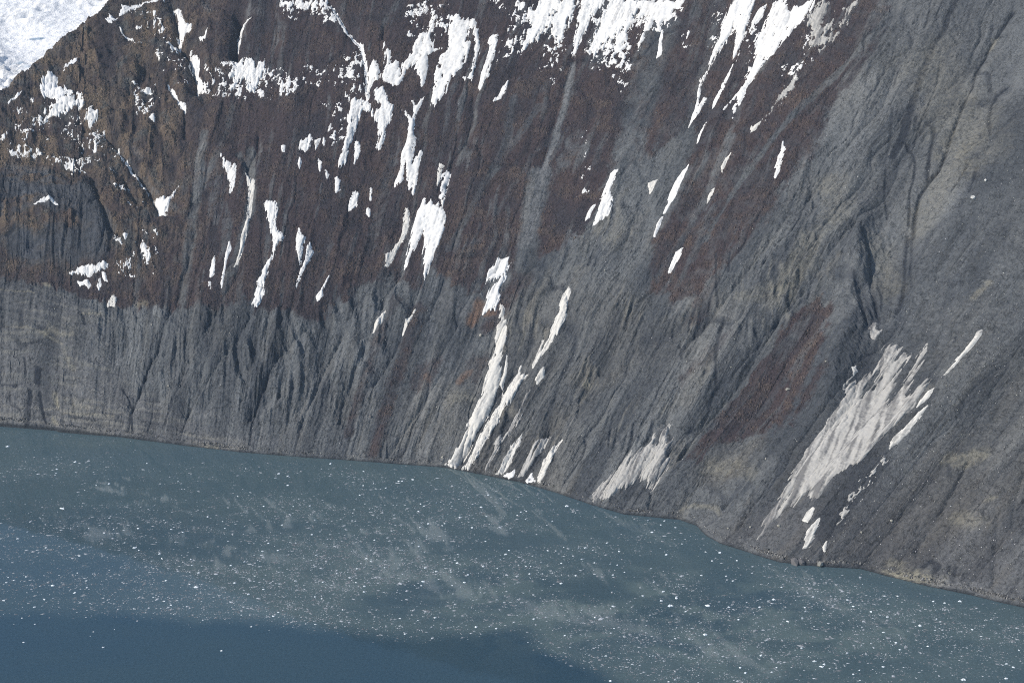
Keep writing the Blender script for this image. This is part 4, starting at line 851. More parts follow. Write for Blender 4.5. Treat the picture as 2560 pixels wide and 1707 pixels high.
rel = rel + R_SLAB * (2.4 * fbm(S / 75 + 0.01 * T, T / 6.5, 3, 101) - 1.5 * crack - 1.2 * seam + 1.0 * fbm(S / 16, T / 10, 3, 103) + 1.8 * ridged(SW / 24, T / 90, 2, 107))
rel = rel + R_CLIFF * (5.0 * ridged(SW / 17, T / 130, 3, 111) + 2.4 * fbm(S / 60, T / 9, 3, 113))
rel = rel - 0.8 * sstep(0.1, 0.45, HAIR) * (1 - R_SLAB) * (1 - 0.5 * VEGM)
rel = rel + 0.9 * MOTTLE + (0.72 - 0.40 * R_TAL) * (1 - 0.6 * chute) * FINE
N1 = np.abs(vnoise(SW / 27 + 0.3 * fbm(S / 20, T / 50, 2, 67), T / 330, 63) * 2 - 1)
N2 = np.abs(vnoise((SW + 0.12 * T) / 12.5, T / 120, 65) * 2 - 1)
bare = (1 - 0.6 * R_TAL) * (1 - R_BAD) * (1 - R_SLAB) * (1 - 0.55 * VEGM)
rel = rel - bare * (3.6 * np.exp(-N1 * 16) + 1.5 * np.exp(-N2 * 9) * BRK)
for pts, w, dep in GULLY:
    i0, i1, j0, j1, gs = box_of(pts, w * 5)
    d = seg_dist(S[i0:i1, j0:j1], T[i0:i1, j0:j1], pts, gs, False) + 1.6 * EDGE[i0:i1, j0:j1] * min(1, w / 5)
    w, dep = w * 1.25, dep * 1.7
    rel[i0:i1, j0:j1] -= dep * np.exp(-np.maximum(d, 0) / w * 1.1)
seep = line_mask([r for r in DARK if r[1] < 6], 0.6, 1.8, 0.8)
rel = rel - 2.0 * seep
for pts, w, hh in RIDGE:                                                 # a spur: broad lit back, short steep flank into a ravine
    p_ = np.array(sorted(pts, key=lambda q: q[1]))
    i0, i1, j0, j1, gs = box_of(pts, 170)
    ss = S[i0:i1, j0:j1]; tt = T[i0:i1, j0:j1]
    xx = (ss - np.interp(tt, p_[:, 1], p_[:, 0])) * gs + 3.5 * EDGE[i0:i1, j0:j1]
    prof = np.where(xx < 0, hh * np.exp(xx / (w * 1.7)), hh - (hh + 0.45 * hh) * sstep(0, w, xx) + 0.45 * hh * sstep(w * 1.2, w * 3.6, xx))
    flank = sstep(0, 5, xx) * (1 - sstep(w, w * 1.5, xx))
    prof = prof + flank * (1.3 * (saw(xx / 13 + tt / 60 + 1.6 * fbm(ss / 14, tt / 50, 3, 187), 0.6) - 0.5) + 1.2 * EDGE[i0:i1, j0:j1])
    t0_, t1_ = p_[0, 1], p_[-1, 1]
    rel[i0:i1, j0:j1] += prof * sstep(t0_, t0_ + 70, tt) * (1 - sstep(t1_ - 75, t1_, tt))
shore_rough = (1.4 * fbm(S / 3.2, T / 2.6, 3, 121) + 1.6 * fbm(S / 11, T / 9, 2, 123) + 0.8) * (1 - sstep(2, 16, T)) * sstep(-1, 1.5, T)
crest = sstep(-380, -520, S) * sstep(400, 480, T) * (8 * fbm(S / 34, T / 60, 3, 125) + 3.5 * fbm(S / 9, T / 9, 3, 127))
PZ = BZ + rel * fade + shore_rough + crest
POS = np.stack([PX, PY, PZ], -1)

# ground colour (albedo, with the shade of the upper-left ravines painted in)
def C3(r, g, b): return np.array([r, g, b], np.float32)
def mix(a, b, k): return a + (b - a) * k[..., None]
BROAD = fbm(SW / 34, T / 190, 3, 37)
tone = np.clip(0.5 + 0.30 * STREAK + 0.16 * STREAK2 + 0.26 * PATCH + 0.42 * FINE + 0.40 * BROAD + 0.5 * (sstep(0.40, 0.60, vnoise(SW / 21, T / 120, 39)) - 0.5), 0, 1.4)
col = mix(C3(0.058, 0.063, 0.070), C3(0.140, 0.145, 0.146), tone)
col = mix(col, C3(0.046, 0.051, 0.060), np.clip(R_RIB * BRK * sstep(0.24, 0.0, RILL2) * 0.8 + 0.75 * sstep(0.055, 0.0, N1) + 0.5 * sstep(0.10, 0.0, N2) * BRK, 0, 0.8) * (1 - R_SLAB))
nv = (1 - VEGM) * (1 - R_SLAB)
col = mix(col, col * 0.62, nv * sstep(0.14, 0.42, HAIR) * 0.8)
col = mix(col, col * 1.35, nv * sstep(0.14, 0.42, -HAIR) * 0.7)
col = mix(col, C3(0.185, 0.180, 0.160), R_RIB * BRK * sstep(0.45, 0.85, RILL) * 0.7)
warm = np.clip(sstep(-0.1, 0.5, fbm(S / 90, T / 120, 3, 131)) * 0.7 + 0.5 * sstep(0.15, 0.5, fbm(SW / 12, T / 60, 3, 133)), 0, 1)
low = 1 - sstep(10, 190, T)
upright = sstep(60, 200, S) * sstep(230, 420, T)
col = mix(col, col * C3(1.16, 1.02, 0.84), warm * (0.35 + 0.55 * low * sstep(-300, 300, S)) * (1 - 0.5 * upright))
col = mix(col, C3(0.122, 0.128, 0.133) * (0.8 + 0.4 * tone[..., None]), upright * 0.55 * np.clip(0.6 + PATCH, 0, 1))
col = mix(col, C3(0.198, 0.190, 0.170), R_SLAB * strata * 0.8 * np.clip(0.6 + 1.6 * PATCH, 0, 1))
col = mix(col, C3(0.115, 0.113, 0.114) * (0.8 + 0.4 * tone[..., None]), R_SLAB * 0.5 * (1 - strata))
col = mix(col, C3(0.035, 0.038, 0.044), np.clip(R_SLAB * (seam * 0.6 + crack * 0.75), 0, 0.85))
fan = R_TAL
col = mix(col, C3(0.088, 0.086, 0.088) * (0.85 + 0.35 * tone[..., None]), fan * 0.6 * low)
veg_t = fbm(S * GST / 30, T / 26, 4, 151)
vcol = mix(C3(0.053, 0.0395, 0.0405), mix(C3(0.092, 0.070, 0.060), C3(0.122, 0.092, 0.068), left_up), np.clip(0.30 + 1.0 * veg_t + 0.8 * MOTTLE + 0.5 * FINE + 0.95 * (left_up - 0.20), 0, 1.3))
vcol = mix(vcol, C3(0.040, 0.037, 0.042), np.clip(0.2 + 1.1 * fbm(SW / 12, T / 40, 4, 157), 0, 0.85))
vcol = mix(vcol, C3(0.085, 0.085, 0.080), left_up * sstep(0.12, 0.5, fbm(S / 16, T / 18, 4, 163)) * 0.8)
vcol = mix(vcol, C3(0.070, 0.050, 0.045), sstep(0.25, 0.6, fbm(SW / 20, T / 40, 3, 167)) * 0.6)
vcol = mix(vcol, C3(0.033, 0.028, 0.031), np.clip(0.9 * sstep(0.12, 0.0, N2) + 0.8 * sstep(0.06, 0.0, N1), 0, 0.8))
col = mix(col, vcol, VEGM)
col = mix(col, C3(0.050, 0.054, 0.064) * (0.7 + 0.6 * tone[..., None]), R_CLIFF * (1 - VEGM) * 0.75)
col = mix(col, C3(0.022, 0.024, 0.030), R_CLIFF * np.clip(crack + 0.6 * seam, 0, 1) * 0.7)
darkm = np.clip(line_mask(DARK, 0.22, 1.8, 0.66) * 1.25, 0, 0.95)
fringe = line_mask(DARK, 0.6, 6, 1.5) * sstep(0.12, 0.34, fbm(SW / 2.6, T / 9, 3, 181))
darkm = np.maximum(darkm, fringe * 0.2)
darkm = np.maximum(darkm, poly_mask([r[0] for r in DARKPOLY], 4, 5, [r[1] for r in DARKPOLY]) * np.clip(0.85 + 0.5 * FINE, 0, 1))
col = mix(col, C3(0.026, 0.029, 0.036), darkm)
for pts, w, amt, grey in PALE:
    i0, i1, j0, j1, gs = box_of(pts, w * 2.4 + 6)
    d = seg_dist(S[i0:i1, j0:j1], T[i0:i1, j0:j1], pts, gs, False) + 0.5 * w * EDGE[i0:i1, j0:j1]
    k = amt * (1 - sstep(0.2 * w, 1.5 * w, d)) * np.clip(0.75 + 0.9 * FINE + 0.4 * MOTTLE, 0, 1)[i0:i1, j0:j1]
    c = C3(0.20, 0.20, 0.20) if grey else C3(0.30, 0.275, 0.205)
    col[i0:i1, j0:j1] = mix(col[i0:i1, j0:j1], c, k * 0.85)
col = mix(col, C3(0.19, 0.115, 0.075), line_mask(ORANGE, 0.6, 4) * 0.8)
beach = sstep(1.5, 3.0, T + 0.8 * EDGE) * (1 - sstep(4.5, 9.0, T + 2.5 * EDGE))
col = mix(col, C3(0.165, 0.155, 0.14) * (0.75 + 0.5 * tone[..., None]), beach * 0.15 * sstep(0.0, 0.4, PATCH))
wet = (1 - sstep(0.2, 2.2 + 1.2 * EDGE, T))
col = mix(col, C3(0.020, 0.024, 0.028), np.clip(wet, 0, 1) * 0.8)
col = 1.0 * col * (1 + 0.16 * fbm(S * GST / 1.7, T / 1.5, 2, 171)[..., None])

def grid_faces(ni, nj, keep=None):
    a = np.arange(ni * nj, dtype=np.int32).reshape(ni, nj)
    q = np.stack([a[:-1, :-1], a[1:, :-1], a[1:, 1:], a[:-1, 1:]], -1)
    return q.reshape(-1, 4) if keep is None else q[keep]

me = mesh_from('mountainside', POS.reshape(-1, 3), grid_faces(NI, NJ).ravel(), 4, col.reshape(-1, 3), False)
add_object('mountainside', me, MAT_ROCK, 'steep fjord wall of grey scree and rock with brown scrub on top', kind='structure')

# ---------------------------------------------------------------- snow lying on the wall
SI = np.arange(NI, dtype=np.float32); TJ = np.arange(NJ, dtype=np.float32)
def sample(arr, fi, fj):
    i = np.clip(np.floor(fi).astype(int), 0, NI - 2); j = np.clip(np.floor(fj).astype(int), 0, NJ - 2)
    u = (fi - i); v = (fj - j)
    if arr.ndim == 3: u = u[..., None]; v = v[..., None]
    return (arr[i, j] * (1 - u) + arr[i + 1, j] * u) * (1 - v) + (arr[i, j + 1] * (1 - u) + arr[i + 1, j + 1] * u) * v

NORM = np.cross(np.gradient(POS, axis=0), np.gradient(POS, axis=1)); NORM /= np.linalg.norm(NORM, axis=-1, keepdims=True) + 1e-9
if NORM[NI // 2, 200, 2] < 0: NORM = -NORM

def snow_sheet(name, i0, i1, j0, j1, field, style, label=None, thick=1.4, kind=None, group=None, fine=2):
    """field(s, t, fi, fj) -> signed metres inside the snow edge; a sheet with real thickness is built where it is positive."""
    fi = np.linspace(i0, i1 - 1, (i1 - 1 - i0) * fine + 1); fj = np.linspace(j0, j1 - 1, (j1 - 1 - j0) * fine + 1)
    FI, FJ = np.meshgrid(fi, fj, indexing='ij')
    s = np.interp(FI, SI, s_nodes).astype(np.float32); t = np.interp(FJ, TJ, t_nodes).astype(np.float32)
    sd = field(s, t, FI, FJ)
    live = sd > -2.0
    keep = live[:-1, :-1] | live[1:, :-1] | live[1:, 1:] | live[:-1, 1:]
    pos0 = (sd[:-1, :-1] > 0) | (sd[1:, :-1] > 0) | (sd[1:, 1:] > 0) | (sd[:-1, 1:] > 0)
    keep &= pos0
    if not keep.any(): return None
    g = sample(GST, FI, FJ)
    lump = fbm(s * g / 9, t / 14, 3, 201)
    off = np.clip(sd * 0.45, -0.8, thick) * (1 + 0.35 * lump) + np.clip(sd, 0, 3) * 0.10 * fbm(s * g / 3, t / 5, 2, 203)
    p = sample(POS, FI, FJ) + sample(NORM, FI, FJ) * off[..., None]
    stk = fbm((s + 0.8 * lump) * g / 2.0, t / 34, 4, 207, 0.6); grit = fbm(s * g / 1.6, t / 1.6, 2, 209)
    if style in ('clean', 'speck', 'smear'):
        c = mix(C3(0.80, 0.785, 0.75), C3(0.34, 0.33, 0.32), np.clip(sstep(0.05, 0.55, stk) * 0.5 + 0.25 * grit, 0, 1))
        if style == 'smear': c = mix(c, C3(0.62, 0.63, 0.66), np.full(sd.shape, 0.35, np.float32))
    elif style == 'dirty':
        c = mix(C3(0.64, 0.615, 0.56), C3(0.24, 0.23, 0.215), np.clip(sstep(0.0, 0.6, stk + 0.3 * grit) * 0.7, 0, 1))
    else:
        big = fbm(s * g / 16, t / 45, 3, 213); stk = fbm((s + 0.5 * lump) * g / 3.4, t / 60, 4, 219, 0.55)
        c = mix(C3(0.40, 0.385, 0.355), C3(0.115, 0.112, 0.112), np.clip(sstep(-0.2, 0.45, stk + 0.25 * grit + 0.3 * big) * 0.85, 0, 1))
        c = mix(c, C3(0.48, 0.46, 0.425), sstep(0.1, 0.5, fbm((s + lump) * g / 3.5, t / 60, 3, 217)) * 0.6)
    q = grid_faces(*sd.shape, keep)
    used = np.unique(q); remap = np.full(sd.size, -1, np.int32); remap[used] = np.arange(len(used))
    me = mesh_from(name, p.reshape(-1, 3)[used], remap[q].ravel(), 4, c.reshape(-1, 3)[used], True)
    return add_object(name, me, MAT_SNOW, label, None if kind == 'stuff' else 'snow patch', group, kind)

for pts, style, label in SNOW:
    i0, i1, j0, j1, gs = box_of(pts, 9)
    area = np.ptp(np.array(pts)[:, 0]) * gs * np.ptp(np.array(pts)[:, 1]) * TK
    q = np.array(pts) * [gs, TK]; q2 = np.roll(q, -1, 0)
    width = 2 * abs((q[:, 0] * q2[:, 1] - q2[:, 0] * q[:, 1]).sum() / 2) / np.hypot(*(q2 - q).T).sum()    # mean breadth of the outline
    amp = float(np.clip(width / 11, 0.22, 1.0))
    def field(s, t, FI, FJ, pts=pts, gs=gs, amp=amp, style=style):
        sd = seg_dist(s, t, pts, gs, True)
        if style in ('speck', 'dustspeck'):
            e = fbm(s * gs / 4.5, t / 9, 4, 241) * 13 + fbm(s * gs / 1.6, t / 2.2, 2, 243) * 4.0
            return np.minimum(sd + e + (1.5 if style == 'speck' else -2.5), 5 + 0 * sd)
        if style == 'smear':
            e = fbm((s + 0.5 * t) * gs / 3.0, t / 16, 4, 247) * 7 * amp
        elif style == 'dusty':
            e = fbm(s * gs / 3.4, t / 30, 4, 251) * 8 * amp + fbm(s * gs / 1.5, t / 3, 2, 237) * 1.5
            e = e - 9.0 * sstep(0.26, 0.46, fbm(s * gs / 4.5, t / 55, 3, 253)) * sstep(-0.1, 0.3, fbm(s * gs / 30, t / 40, 2, 255))
        else:
            e = fbm(s * gs / 3.2, t / 20, 4, 231, 0.58) * 5.5 * amp + fbm(s * gs / 1.4, t / 3.4, 2, 237) * 1.6 * amp
        hole = sstep(0.30, 0.55, fbm(s * gs / 4.0, t / 14, 4, 257, 0.6)) * (7.0 if (style == 'clean' and amp > 0.9) else 0.0)
        return np.minimum(sd, 7.0) + e + 0.4 + 0.7 * (1 - amp) - hole
    snow_sheet('snow_patch', i0, i1, j0, j1, field, 'dusty' if style in ('dusty', 'dustspeck') else style, label,
               thick=1.8 if area > 3000 else 1.0, group='snow patches on the fjord wall', fine=1 if area > 9000 and style != 'dusty' else 2)

# loose scatter of snow crumbs between the patches, one mass
for q, (pts, amt) in enumerate(SPECKS):
    i0, i1, j0, j1, gs = box_of(pts, 6)
    def field(s, t, FI, FJ, pts=pts, gs=gs, amt=amt):
        sd = seg_dist(s, t, pts, gs, True)
        n = fbm(s * gs / 5.5, t / 7.5, 4, 261) + 0.35 * fbm(s * gs / 1.7, t / 1.9, 2, 263)
        cl = fbm(s * gs / 26, t / 22, 2, 267)
        return (n + 0.5 * cl - (0.66 - amt)) * 9 - np.clip(4 - sd, 0, 40) * 0.9
    snow_sheet('snow_crumbs', i0, i1, j0, j1, field, 'clean', 'scattered crumbs of melting snow on the slope', 0.7, 'stuff')

# ---------------------------------------------------------------- brown leafless scrub
def pick_cells(weight, n, seed):
    r = np.random.RandomState(seed)
    w = weight.ravel().astype(np.float64); cdf = np.cumsum(w); cdf /= cdf[-1]
    k = np.searchsorted(cdf, r.rand(n)); k = np.minimum(k, w.size - 1)
    i, j = np.unravel_index(k, weight.shape)
    fi = np.minimum(i + r.rand(n), NI - 1.001); fj = np.minimum(j + r.rand(n), NJ - 1.001)
    return fi, fj, r

cellw = np.gradient(s_nodes)[:, None] * GST * np.gradient(t_nodes)[None, :]
vis = ((S > -765) & (S < 560) & (T > 3) & (T < 732))
N = 56000
fi, fj, r = pick_cells(cellw * vis * np.clip(VEGM * 1.25 - 0.2, 0, 1) * np.clip(0.45 + 1.1 * (veg_t + MOTTLE), 0.05, 1.6), N, 5)
base = sample(POS, fi, fj); base[:, 2] -= 0.3
rad = 0.7 + 1.5 * r.rand(N) ** 2; hh = 0.6 + 1.7 * r.rand(N) ** 1.6
ang = r.rand(N) * 6.283
ring = []
for k in range(4):
    a = ang + k * 1.5708 + r.uniform(-0.4, 0.4, N); rr = rad * r.uniform(0.7, 1.3, N)
    ring.append(np.stack([base[:, 0] + np.cos(a) * rr, base[:, 1] + np.sin(a) * rr, base[:, 2] + np.sin(a) * rr * 0.7], -1))
top = base + np.stack([r.uniform(-0.4, 0.4, N), r.uniform(-0.4, 0.4, N), hh + 0.4], -1)
vv = np.stack(ring + [top], 1)
off = np.arange(N, dtype=np.int32)[:, None, None] * 5
tri = np.array([[0, 1, 4], [1, 2, 4], [2, 3, 4], [3, 0, 4]], np.int32)[None] + off
bc = sample(col, fi, fj) * r.uniform(0.65, 1.4, N)[:, None]
tan_ = (r.rand(N) < 0.13)[:, None]
bc = np.where(tan_, bc * 0.5 + C3(0.10, 0.072, 0.052) * 0.5, bc)
cc = np.repeat(bc, 5, 0).reshape(N, 5, 3); cc[:, 4] *= 1.1
me = mesh_from('scrub', vv.reshape(-1, 3), tri.ravel(), 3, cc.reshape(-1, 3), False)
add_object('scrub', me, MAT_SCRUB, 'bare brown alder scrub covering the upper slope', None, None, 'stuff')

# ---------------------------------------------------------------- loose stones
def rock_mesh(seed, squash=(1.0, 0.8, 0.7), n=7):
    r = np.random.RandomState(seed)
    import bmesh
    bm = bmesh.new(); bmesh.ops.create_icosphere(bm, subdivisions=1, radius=1.0)
    for v in bm.verts:
        d = np.array(v.co); k = 1 + r.uniform(-0.28, 0.28)
        v.co = (d[0] * k * squash[0], d[1] * k * squash[1], d[2] * k * squash[2])
    me = bpy.data.meshes.new('boulder'); bm.to_mesh(me); bm.free()
    return me

STONE_TONE = {'white': (0.62, 0.61, 0.57), 'pale': (0.33, 0.315, 0.27), 'grey': (0.13, 0.125, 0.125)}
def solid_tint(me, c):
    at = me.color_attributes.new('tint', 'FLOAT_COLOR', 'POINT')
    a = np.ones((len(me.vertices), 4), np.float32); a[:, :3] = c
    at.data.foreach_set('color', a.ravel())

for q, (s0, t0, w, tone_, label) in enumerate(BOULDER):
    me = rock_mesh(300 + q, (1.0, 0.75, 0.75 if tone_ != 'grey' else 0.95)); solid_tint(me, STONE_TONE[tone_])
    o = add_object('boulder', me, MAT_STONE, label, 'boulder', 'boulders on the fjord wall')
    p = sample(POS, np.array([np.interp(s0, s_nodes, SI)]), np.array([np.interp(max(t0, 1.0), t_nodes, TJ)]))[0]
    k = max(w * 0.5, 1.6) * (1.15 if tone_ == 'grey' else 1.1)
    o.location = (p[0], p[1], p[2] + 0.25 * k); o.scale = (k, k, k)
    rr = np.random.RandomState(q); o.rotation_euler = (rr.uniform(-.4, .4), rr.uniform(-.4, .4), rr.uniform(0, 6))

N = 17000
wgt = cellw * vis * (0.12 + 1.1 * R_TAL * np.clip(0.55 + PATCH, 0, 1) + 0.9 * R_BAD * sstep(0.1, 0.5, STREAK) + 0.25 * R_RIB + 3.5 * (1 - sstep(3, 9, T))) * (1 - VEGM * 0.93)
fi, fj, r = pick_cells(wgt, N, 9)
base = sample(POS, fi, fj)
sz = 0.22 + 0.75 * r.rand(N) ** 5
oct_ = np.array([[1, 0, 0], [0, 1, 0], [-1, 0, 0], [0, -1, 0], [0, 0, 1]], np.float32)
ang = r.rand(N) * 6.283; ca, sa = np.cos(ang), np.sin(ang)
vx = oct_[None] * r.uniform(0.7, 1.3, (N, 5, 1)) * sz[:, None, None]
vv = np.stack([vx[..., 0] * ca[:, None] - vx[..., 1] * sa[:, None], vx[..., 0] * sa[:, None] + vx[..., 1] * ca[:, None], vx[..., 2] * 1.3], -1) + base[:, None]
tri = np.array([[0, 1, 4], [1, 2, 4], [2, 3, 4], [3, 0, 4]], np.int32)[None] + np.arange(N, dtype=np.int32)[:, None, None] * 5
lum = (0.08 + 0.42 * r.rand(N) ** 3)[:, None] * np.stack([np.ones(N), r.uniform(0.95, 1.0, N), r.uniform(0.82, 1.0, N)], -1)
me = mesh_from('rubble', vv.reshape(-1, 3), tri.ravel(), 3, np.repeat(lum, 5, 0), False)
add_object('rubble', me, MAT_STONE, 'small loose stones strewn over scree and gullies', None, None, 'stuff')

# blocks tumbled to the waterline
N = 2600
fi, fj, r = pick_cells(cellw * vis * (1 - sstep(3.5, 9, T)) * (T > 2.5) * np.clip(0.3 + 2.2 * fbm(S / 30, T / 30, 3, 195), 0.05, 1.5), N, 19)
base = sample(POS, fi, fj)
sz = 0.4 + 1.3 * r.rand(N) ** 4
cube = np.array([[1, 0.2, -0.4], [-0.1, 1, -0.4], [-1, -0.1, -0.4], [0.1, -1, -0.4], [0.6, 0.3, 0.7], [-0.2, 0.6, 0.9], [-0.6, -0.2, 0.6], [0.2, -0.6, 0.8]], np.float32)
ang = r.rand(N) * 6.283; ca, sa = np.cos(ang), np.sin(ang)
vx = cube[None] * r.uniform(0.7, 1.3, (N, 8, 1)) * sz[:, None, None]
vv = np.stack([vx[..., 0] * ca[:, None] - vx[..., 1] * sa[:, None], vx[..., 0] * sa[:, None] + vx[..., 1] * ca[:, None], vx[..., 2]], -1) + base[:, None]
qd = np.array([[0, 1, 5, 4], [1, 2, 6, 5], [2, 3, 7, 6], [3, 0, 4, 7], [4, 5, 6, 7]], np.int32)[None] + np.arange(N, dtype=np.int32)[:, None, None] * 8
lum = (0.06 + 0.22 * r.rand(N) ** 1.8)[:, None] * C3(1.0, 0.97, 0.92)[None]
me = mesh_from('shore_rubble', vv.reshape(-1, 3), qd.ravel(), 4, np.repeat(lum, 8, 0), False)
add_object('shore_rubble', me, MAT_STONE, 'tumbled blocks along the waterline', None, None, 'stuff')

# ---------------------------------------------------------------- glacier behind the shoulder
gx = np.concatenate([np.arange(-2400, -1300, 40.0), np.arange(-1300, -560, 4.0)]); gy = np.concatenate([np.arange(2560, 3650, 3.2), np.arange(3660, 4600, 20.0)])
GX, GY = np.meshgrid(gx, gy, indexing='ij'); GX = GX.astype(np.float32); GY = GY.astype(np.float32)
wx = GX + 40 * fbm(GX / 160, GY / 160, 3, 301); wy = GY + 40 * fbm(GX / 160, GY / 160, 3, 303)
gz = 285 + (GY - 2700) * 0.30 - 30 * sstep(-900, -500, GX) + 26 * fbm(GX / 260, GY / 260, 3, 305)
brk = sstep(-0.25, 0.35, fbm(GX / 190, GY / 150, 3, 307) + 0.5 * sstep(3150, 2800, GY))
cre = ridged(wx / 62, wy / 26, 3, 311); tow = ridged(wx / 24, wy / 19, 3, 313)
gz = gz + (0.06 + 0.94 * brk) * (16 * cre + 12 * tow) + 2.2 * fbm(GX / 9, GY / 8, 3, 315)
gcol = mix(C3(0.95, 0.945, 0.93), C3(0.22, 0.32, 0.42), np.clip(sstep(0.02, -0.25, cre) * 0.9 + brk * sstep(0.0, -0.3, tow) * 0.8, 0, 1))  # crevasse floors painted blue-grey to stand for their bluish shade
gcol = mix(gcol, C3(0.25, 0.25, 0.25), np.clip(brk * sstep(0.18, 0.5, fbm(wx / 9, wy / 7, 4, 321)) * 0.6, 0, 1))
me = mesh_from('glacier', np.stack([GX, GY, gz], -1).reshape(-1, 3), grid_faces(*GX.shape).ravel(), 4, gcol.reshape(-1, 3), True)
add_object('glacier', me, MAT_GLACIER, 'bright crevassed glacier behind the brown shoulder', kind='structure')

# ---------------------------------------------------------------- floating ice
be = np.array(BRASHEDGE); cn = np.array(CLEARNEAR)
def in_view(x, y):                                                       # the stretch of fjord the photograph covers
    depth = y * math.cos(math.radians(17)) + 700 * math.sin(math.radians(17))
    return (np.abs(x) < depth * 0.39) & (y > 1120)
def brash_density(x, y):
    edge = np.interp(x, be[:, 0], be[:, 1]) + 10 * fbm(x / 40, y / 40, 3, 401)
    near = np.interp(x, cn[:, 0], cn[:, 1]); sh = np.interp(x, wall.shore[:, 0], wall.shore[:, 1])
    d = sstep(-8, 26, y - edge)
    shore_clear = 0.12 + 0.88 * sstep(0, 40 + 50 * sstep(-200, -600, x), near - y + 10)
    wxx = x + 45 * fbm(x / 130, y / 90, 3, 403); wyy = y + 40 * fbm(x / 120, y / 90, 3, 405)
    b = 0.55 + 1.25 * fbm(wxx / 120, wyy / 60, 4, 407) + 0.5 * fbm(wxx / 24, wyy / 16, 3, 409)
    ctr = 0.55 + 0.6 * np.exp(-((x + 120) / 330) ** 2 - ((y - 1430) / 130) ** 2)
    lo = sstep(1560, 1420, y) * sstep(-750, -200, x) * 0.25
    return np.clip(b * ctr + lo, 0.03, 1.5) * d * shore_clear * (y < sh - 3)

# ---------------------------------------------------------------- the fjord, with its film of slush and painted snow reflections
wm, n, l, p = new_mat('silty_fjord_water')
geo = n.new('ShaderNodeNewGeometry')
at = n.new('ShaderNodeAttribute'); at.attribute_name = 'tint'
fl = noise_node(n, l, geo.outputs['Position'], 0.35, 6.0, 0.75)
k = ramp_val(n, l, fl.outputs['Fac'], 0.35, 0.65, 0.80, 1.20)
mul = n.new('ShaderNodeVectorMath'); mul.operation = 'SCALE'; l.new(at.outputs['Color'], mul.inputs[0]); l.new(k, mul.inputs['Scale'])
l.new(mul.outputs['Vector'], p.inputs['Base Color'])
p.inputs['Roughness'].default_value = 0.03; p.inputs['IOR'].default_value = 1.333; p.inputs['Specular IOR Level'].default_value = 0.5
bp = n.new('ShaderNodeBump'); bp.inputs['Strength'].default_value = 0.05; bp.inputs['Distance'].default_value = 0.25
rip = noise_node(n, l, geo.outputs['Position'], 0.16, 4.0, 0.6); l.new(rip.outputs['Fac'], bp.inputs['Height']); l.new(bp.outputs['Normal'], p.inputs['Normal'])
xs = np.concatenate([[-9000, -4000, -2000, -1200], np.arange(-900, 800, 5.0), [1200, 2000, 4000, 9000]])
ys = np.concatenate([[-9000, -3000, 0, 600, 900], np.arange(1040, 1960, 5.0), [2100, 2600, 4000, 9000]])
WX, WY = np.meshgrid(xs, ys, indexing='ij'); WX = WX.astype(np.float32); WY = WY.astype(np.float32)
slush = brash_density(WX, WY) * sstep(9000, 1000, np.abs(WX))
silt = fbm(WX / 220, WY / 120, 3, 421)
sx = WX + 26 * fbm(WX / 60, WY / 45, 3, 441); sy = WY + 22 * fbm(WX / 60, WY / 45, 3, 443)
swz = np.exp(-((WX - 190) / 210) ** 2 - ((WY - 1310 + 0.12 * (WX - 190)) / 95) ** 2) + 0.5 * np.exp(-((WX + 60) / 90) ** 2 - ((WY - 1400) / 60) ** 2)
swirl = np.clip(swz * (0.55 * sstep(0.02, 0.22, fbm(sx / 46, sy / 26, 4, 445)) - 0.30 * sstep(0.0, -0.25, fbm(sx / 46, sy / 26, 4, 445))), -0.3, 0.5)  # broken reflections of snow painted into the water colour, mixed with slush
wcol = mix(C3(0.025, 0.062, 0.096), C3(0.036, 0.072, 0.094), np.clip(0.5 + silt, 0, 1))
near_shore = np.exp(-np.clip(np.interp(WX, wall.shore[:, 0], wall.shore[:, 1]) - WY, 0, 400) / 28.0)
wcol = mix(wcol, C3(0.055, 0.082, 0.084), near_shore * np.clip(0.35 + 0.9 * fbm(WX / 70, WY / 40, 3, 423), 0, 0.8))
wcol = mix(wcol, C3(0.112, 0.156, 0.156), np.clip(swirl + (1 - 0.55 * sstep(-240, -520, WX) * sstep(1640, 1520, WY)) * (0.42 * sstep(-8, 30, WY - np.interp(WX, be[:, 0], be[:, 1]) - 10 * fbm(WX / 40, WY / 40, 3, 401)) * sstep(9000, 1000, np.abs(WX)) + 0.26 * slush), 0, 0.85))
me = mesh_from('water', np.stack([WX, WY, np.zeros_like(WX)], -1).reshape(-1, 3), grid_faces(*WX.shape).ravel(), 4, wcol.reshape(-1, 3), True)
add_object('water', me, wm, 'calm silty blue-green fjord water mirroring the wall', kind='structure')

cand = 900000
x = rng.uniform(-780, 560, cand).astype(np.float32); y = rng.uniform(1150, 1900, cand).astype(np.float32)
ok = in_view(x, y) & (rng.rand(cand) < brash_density(x, y) * 0.52 * np.clip(0.25 + 1.5 * (fbm(x / 9, y / 6, 3, 431) + 0.35), 0.1, 2))
x, y = x[ok], y[ok]
N = len(x); print('brash pieces', N)
sz = 0.16 + 0.26 * rng.rand(N) ** 2 + 1.1 * rng.rand(N) ** 10 + 1.6 * rng.rand(N) ** 40
asp = rng.uniform(0.7, 1.9, N); ang = rng.normal(0.15, 0.6, N); ca, sa = np.cos(ang), np.sin(ang)
quad = np.array([[1, 0.1, 0], [0.1, 1, 0], [-1, -0.1, 0], [-0.1, -1, 0]], np.float32)[None] * rng.uniform(0.6, 1.3, (N, 4, 1)) * sz[:, None, None]
quad[..., 0] *= asp[:, None]
vv = np.zeros((N, 5, 3), np.float32)
vv[:, :4, 0] = quad[..., 0] * ca[:, None] - quad[..., 1] * sa[:, None] + x[:, None]
vv[:, :4, 1] = quad[..., 0] * sa[:, None] + quad[..., 1] * ca[:, None] + y[:, None]
vv[:, :4, 2] = -0.05
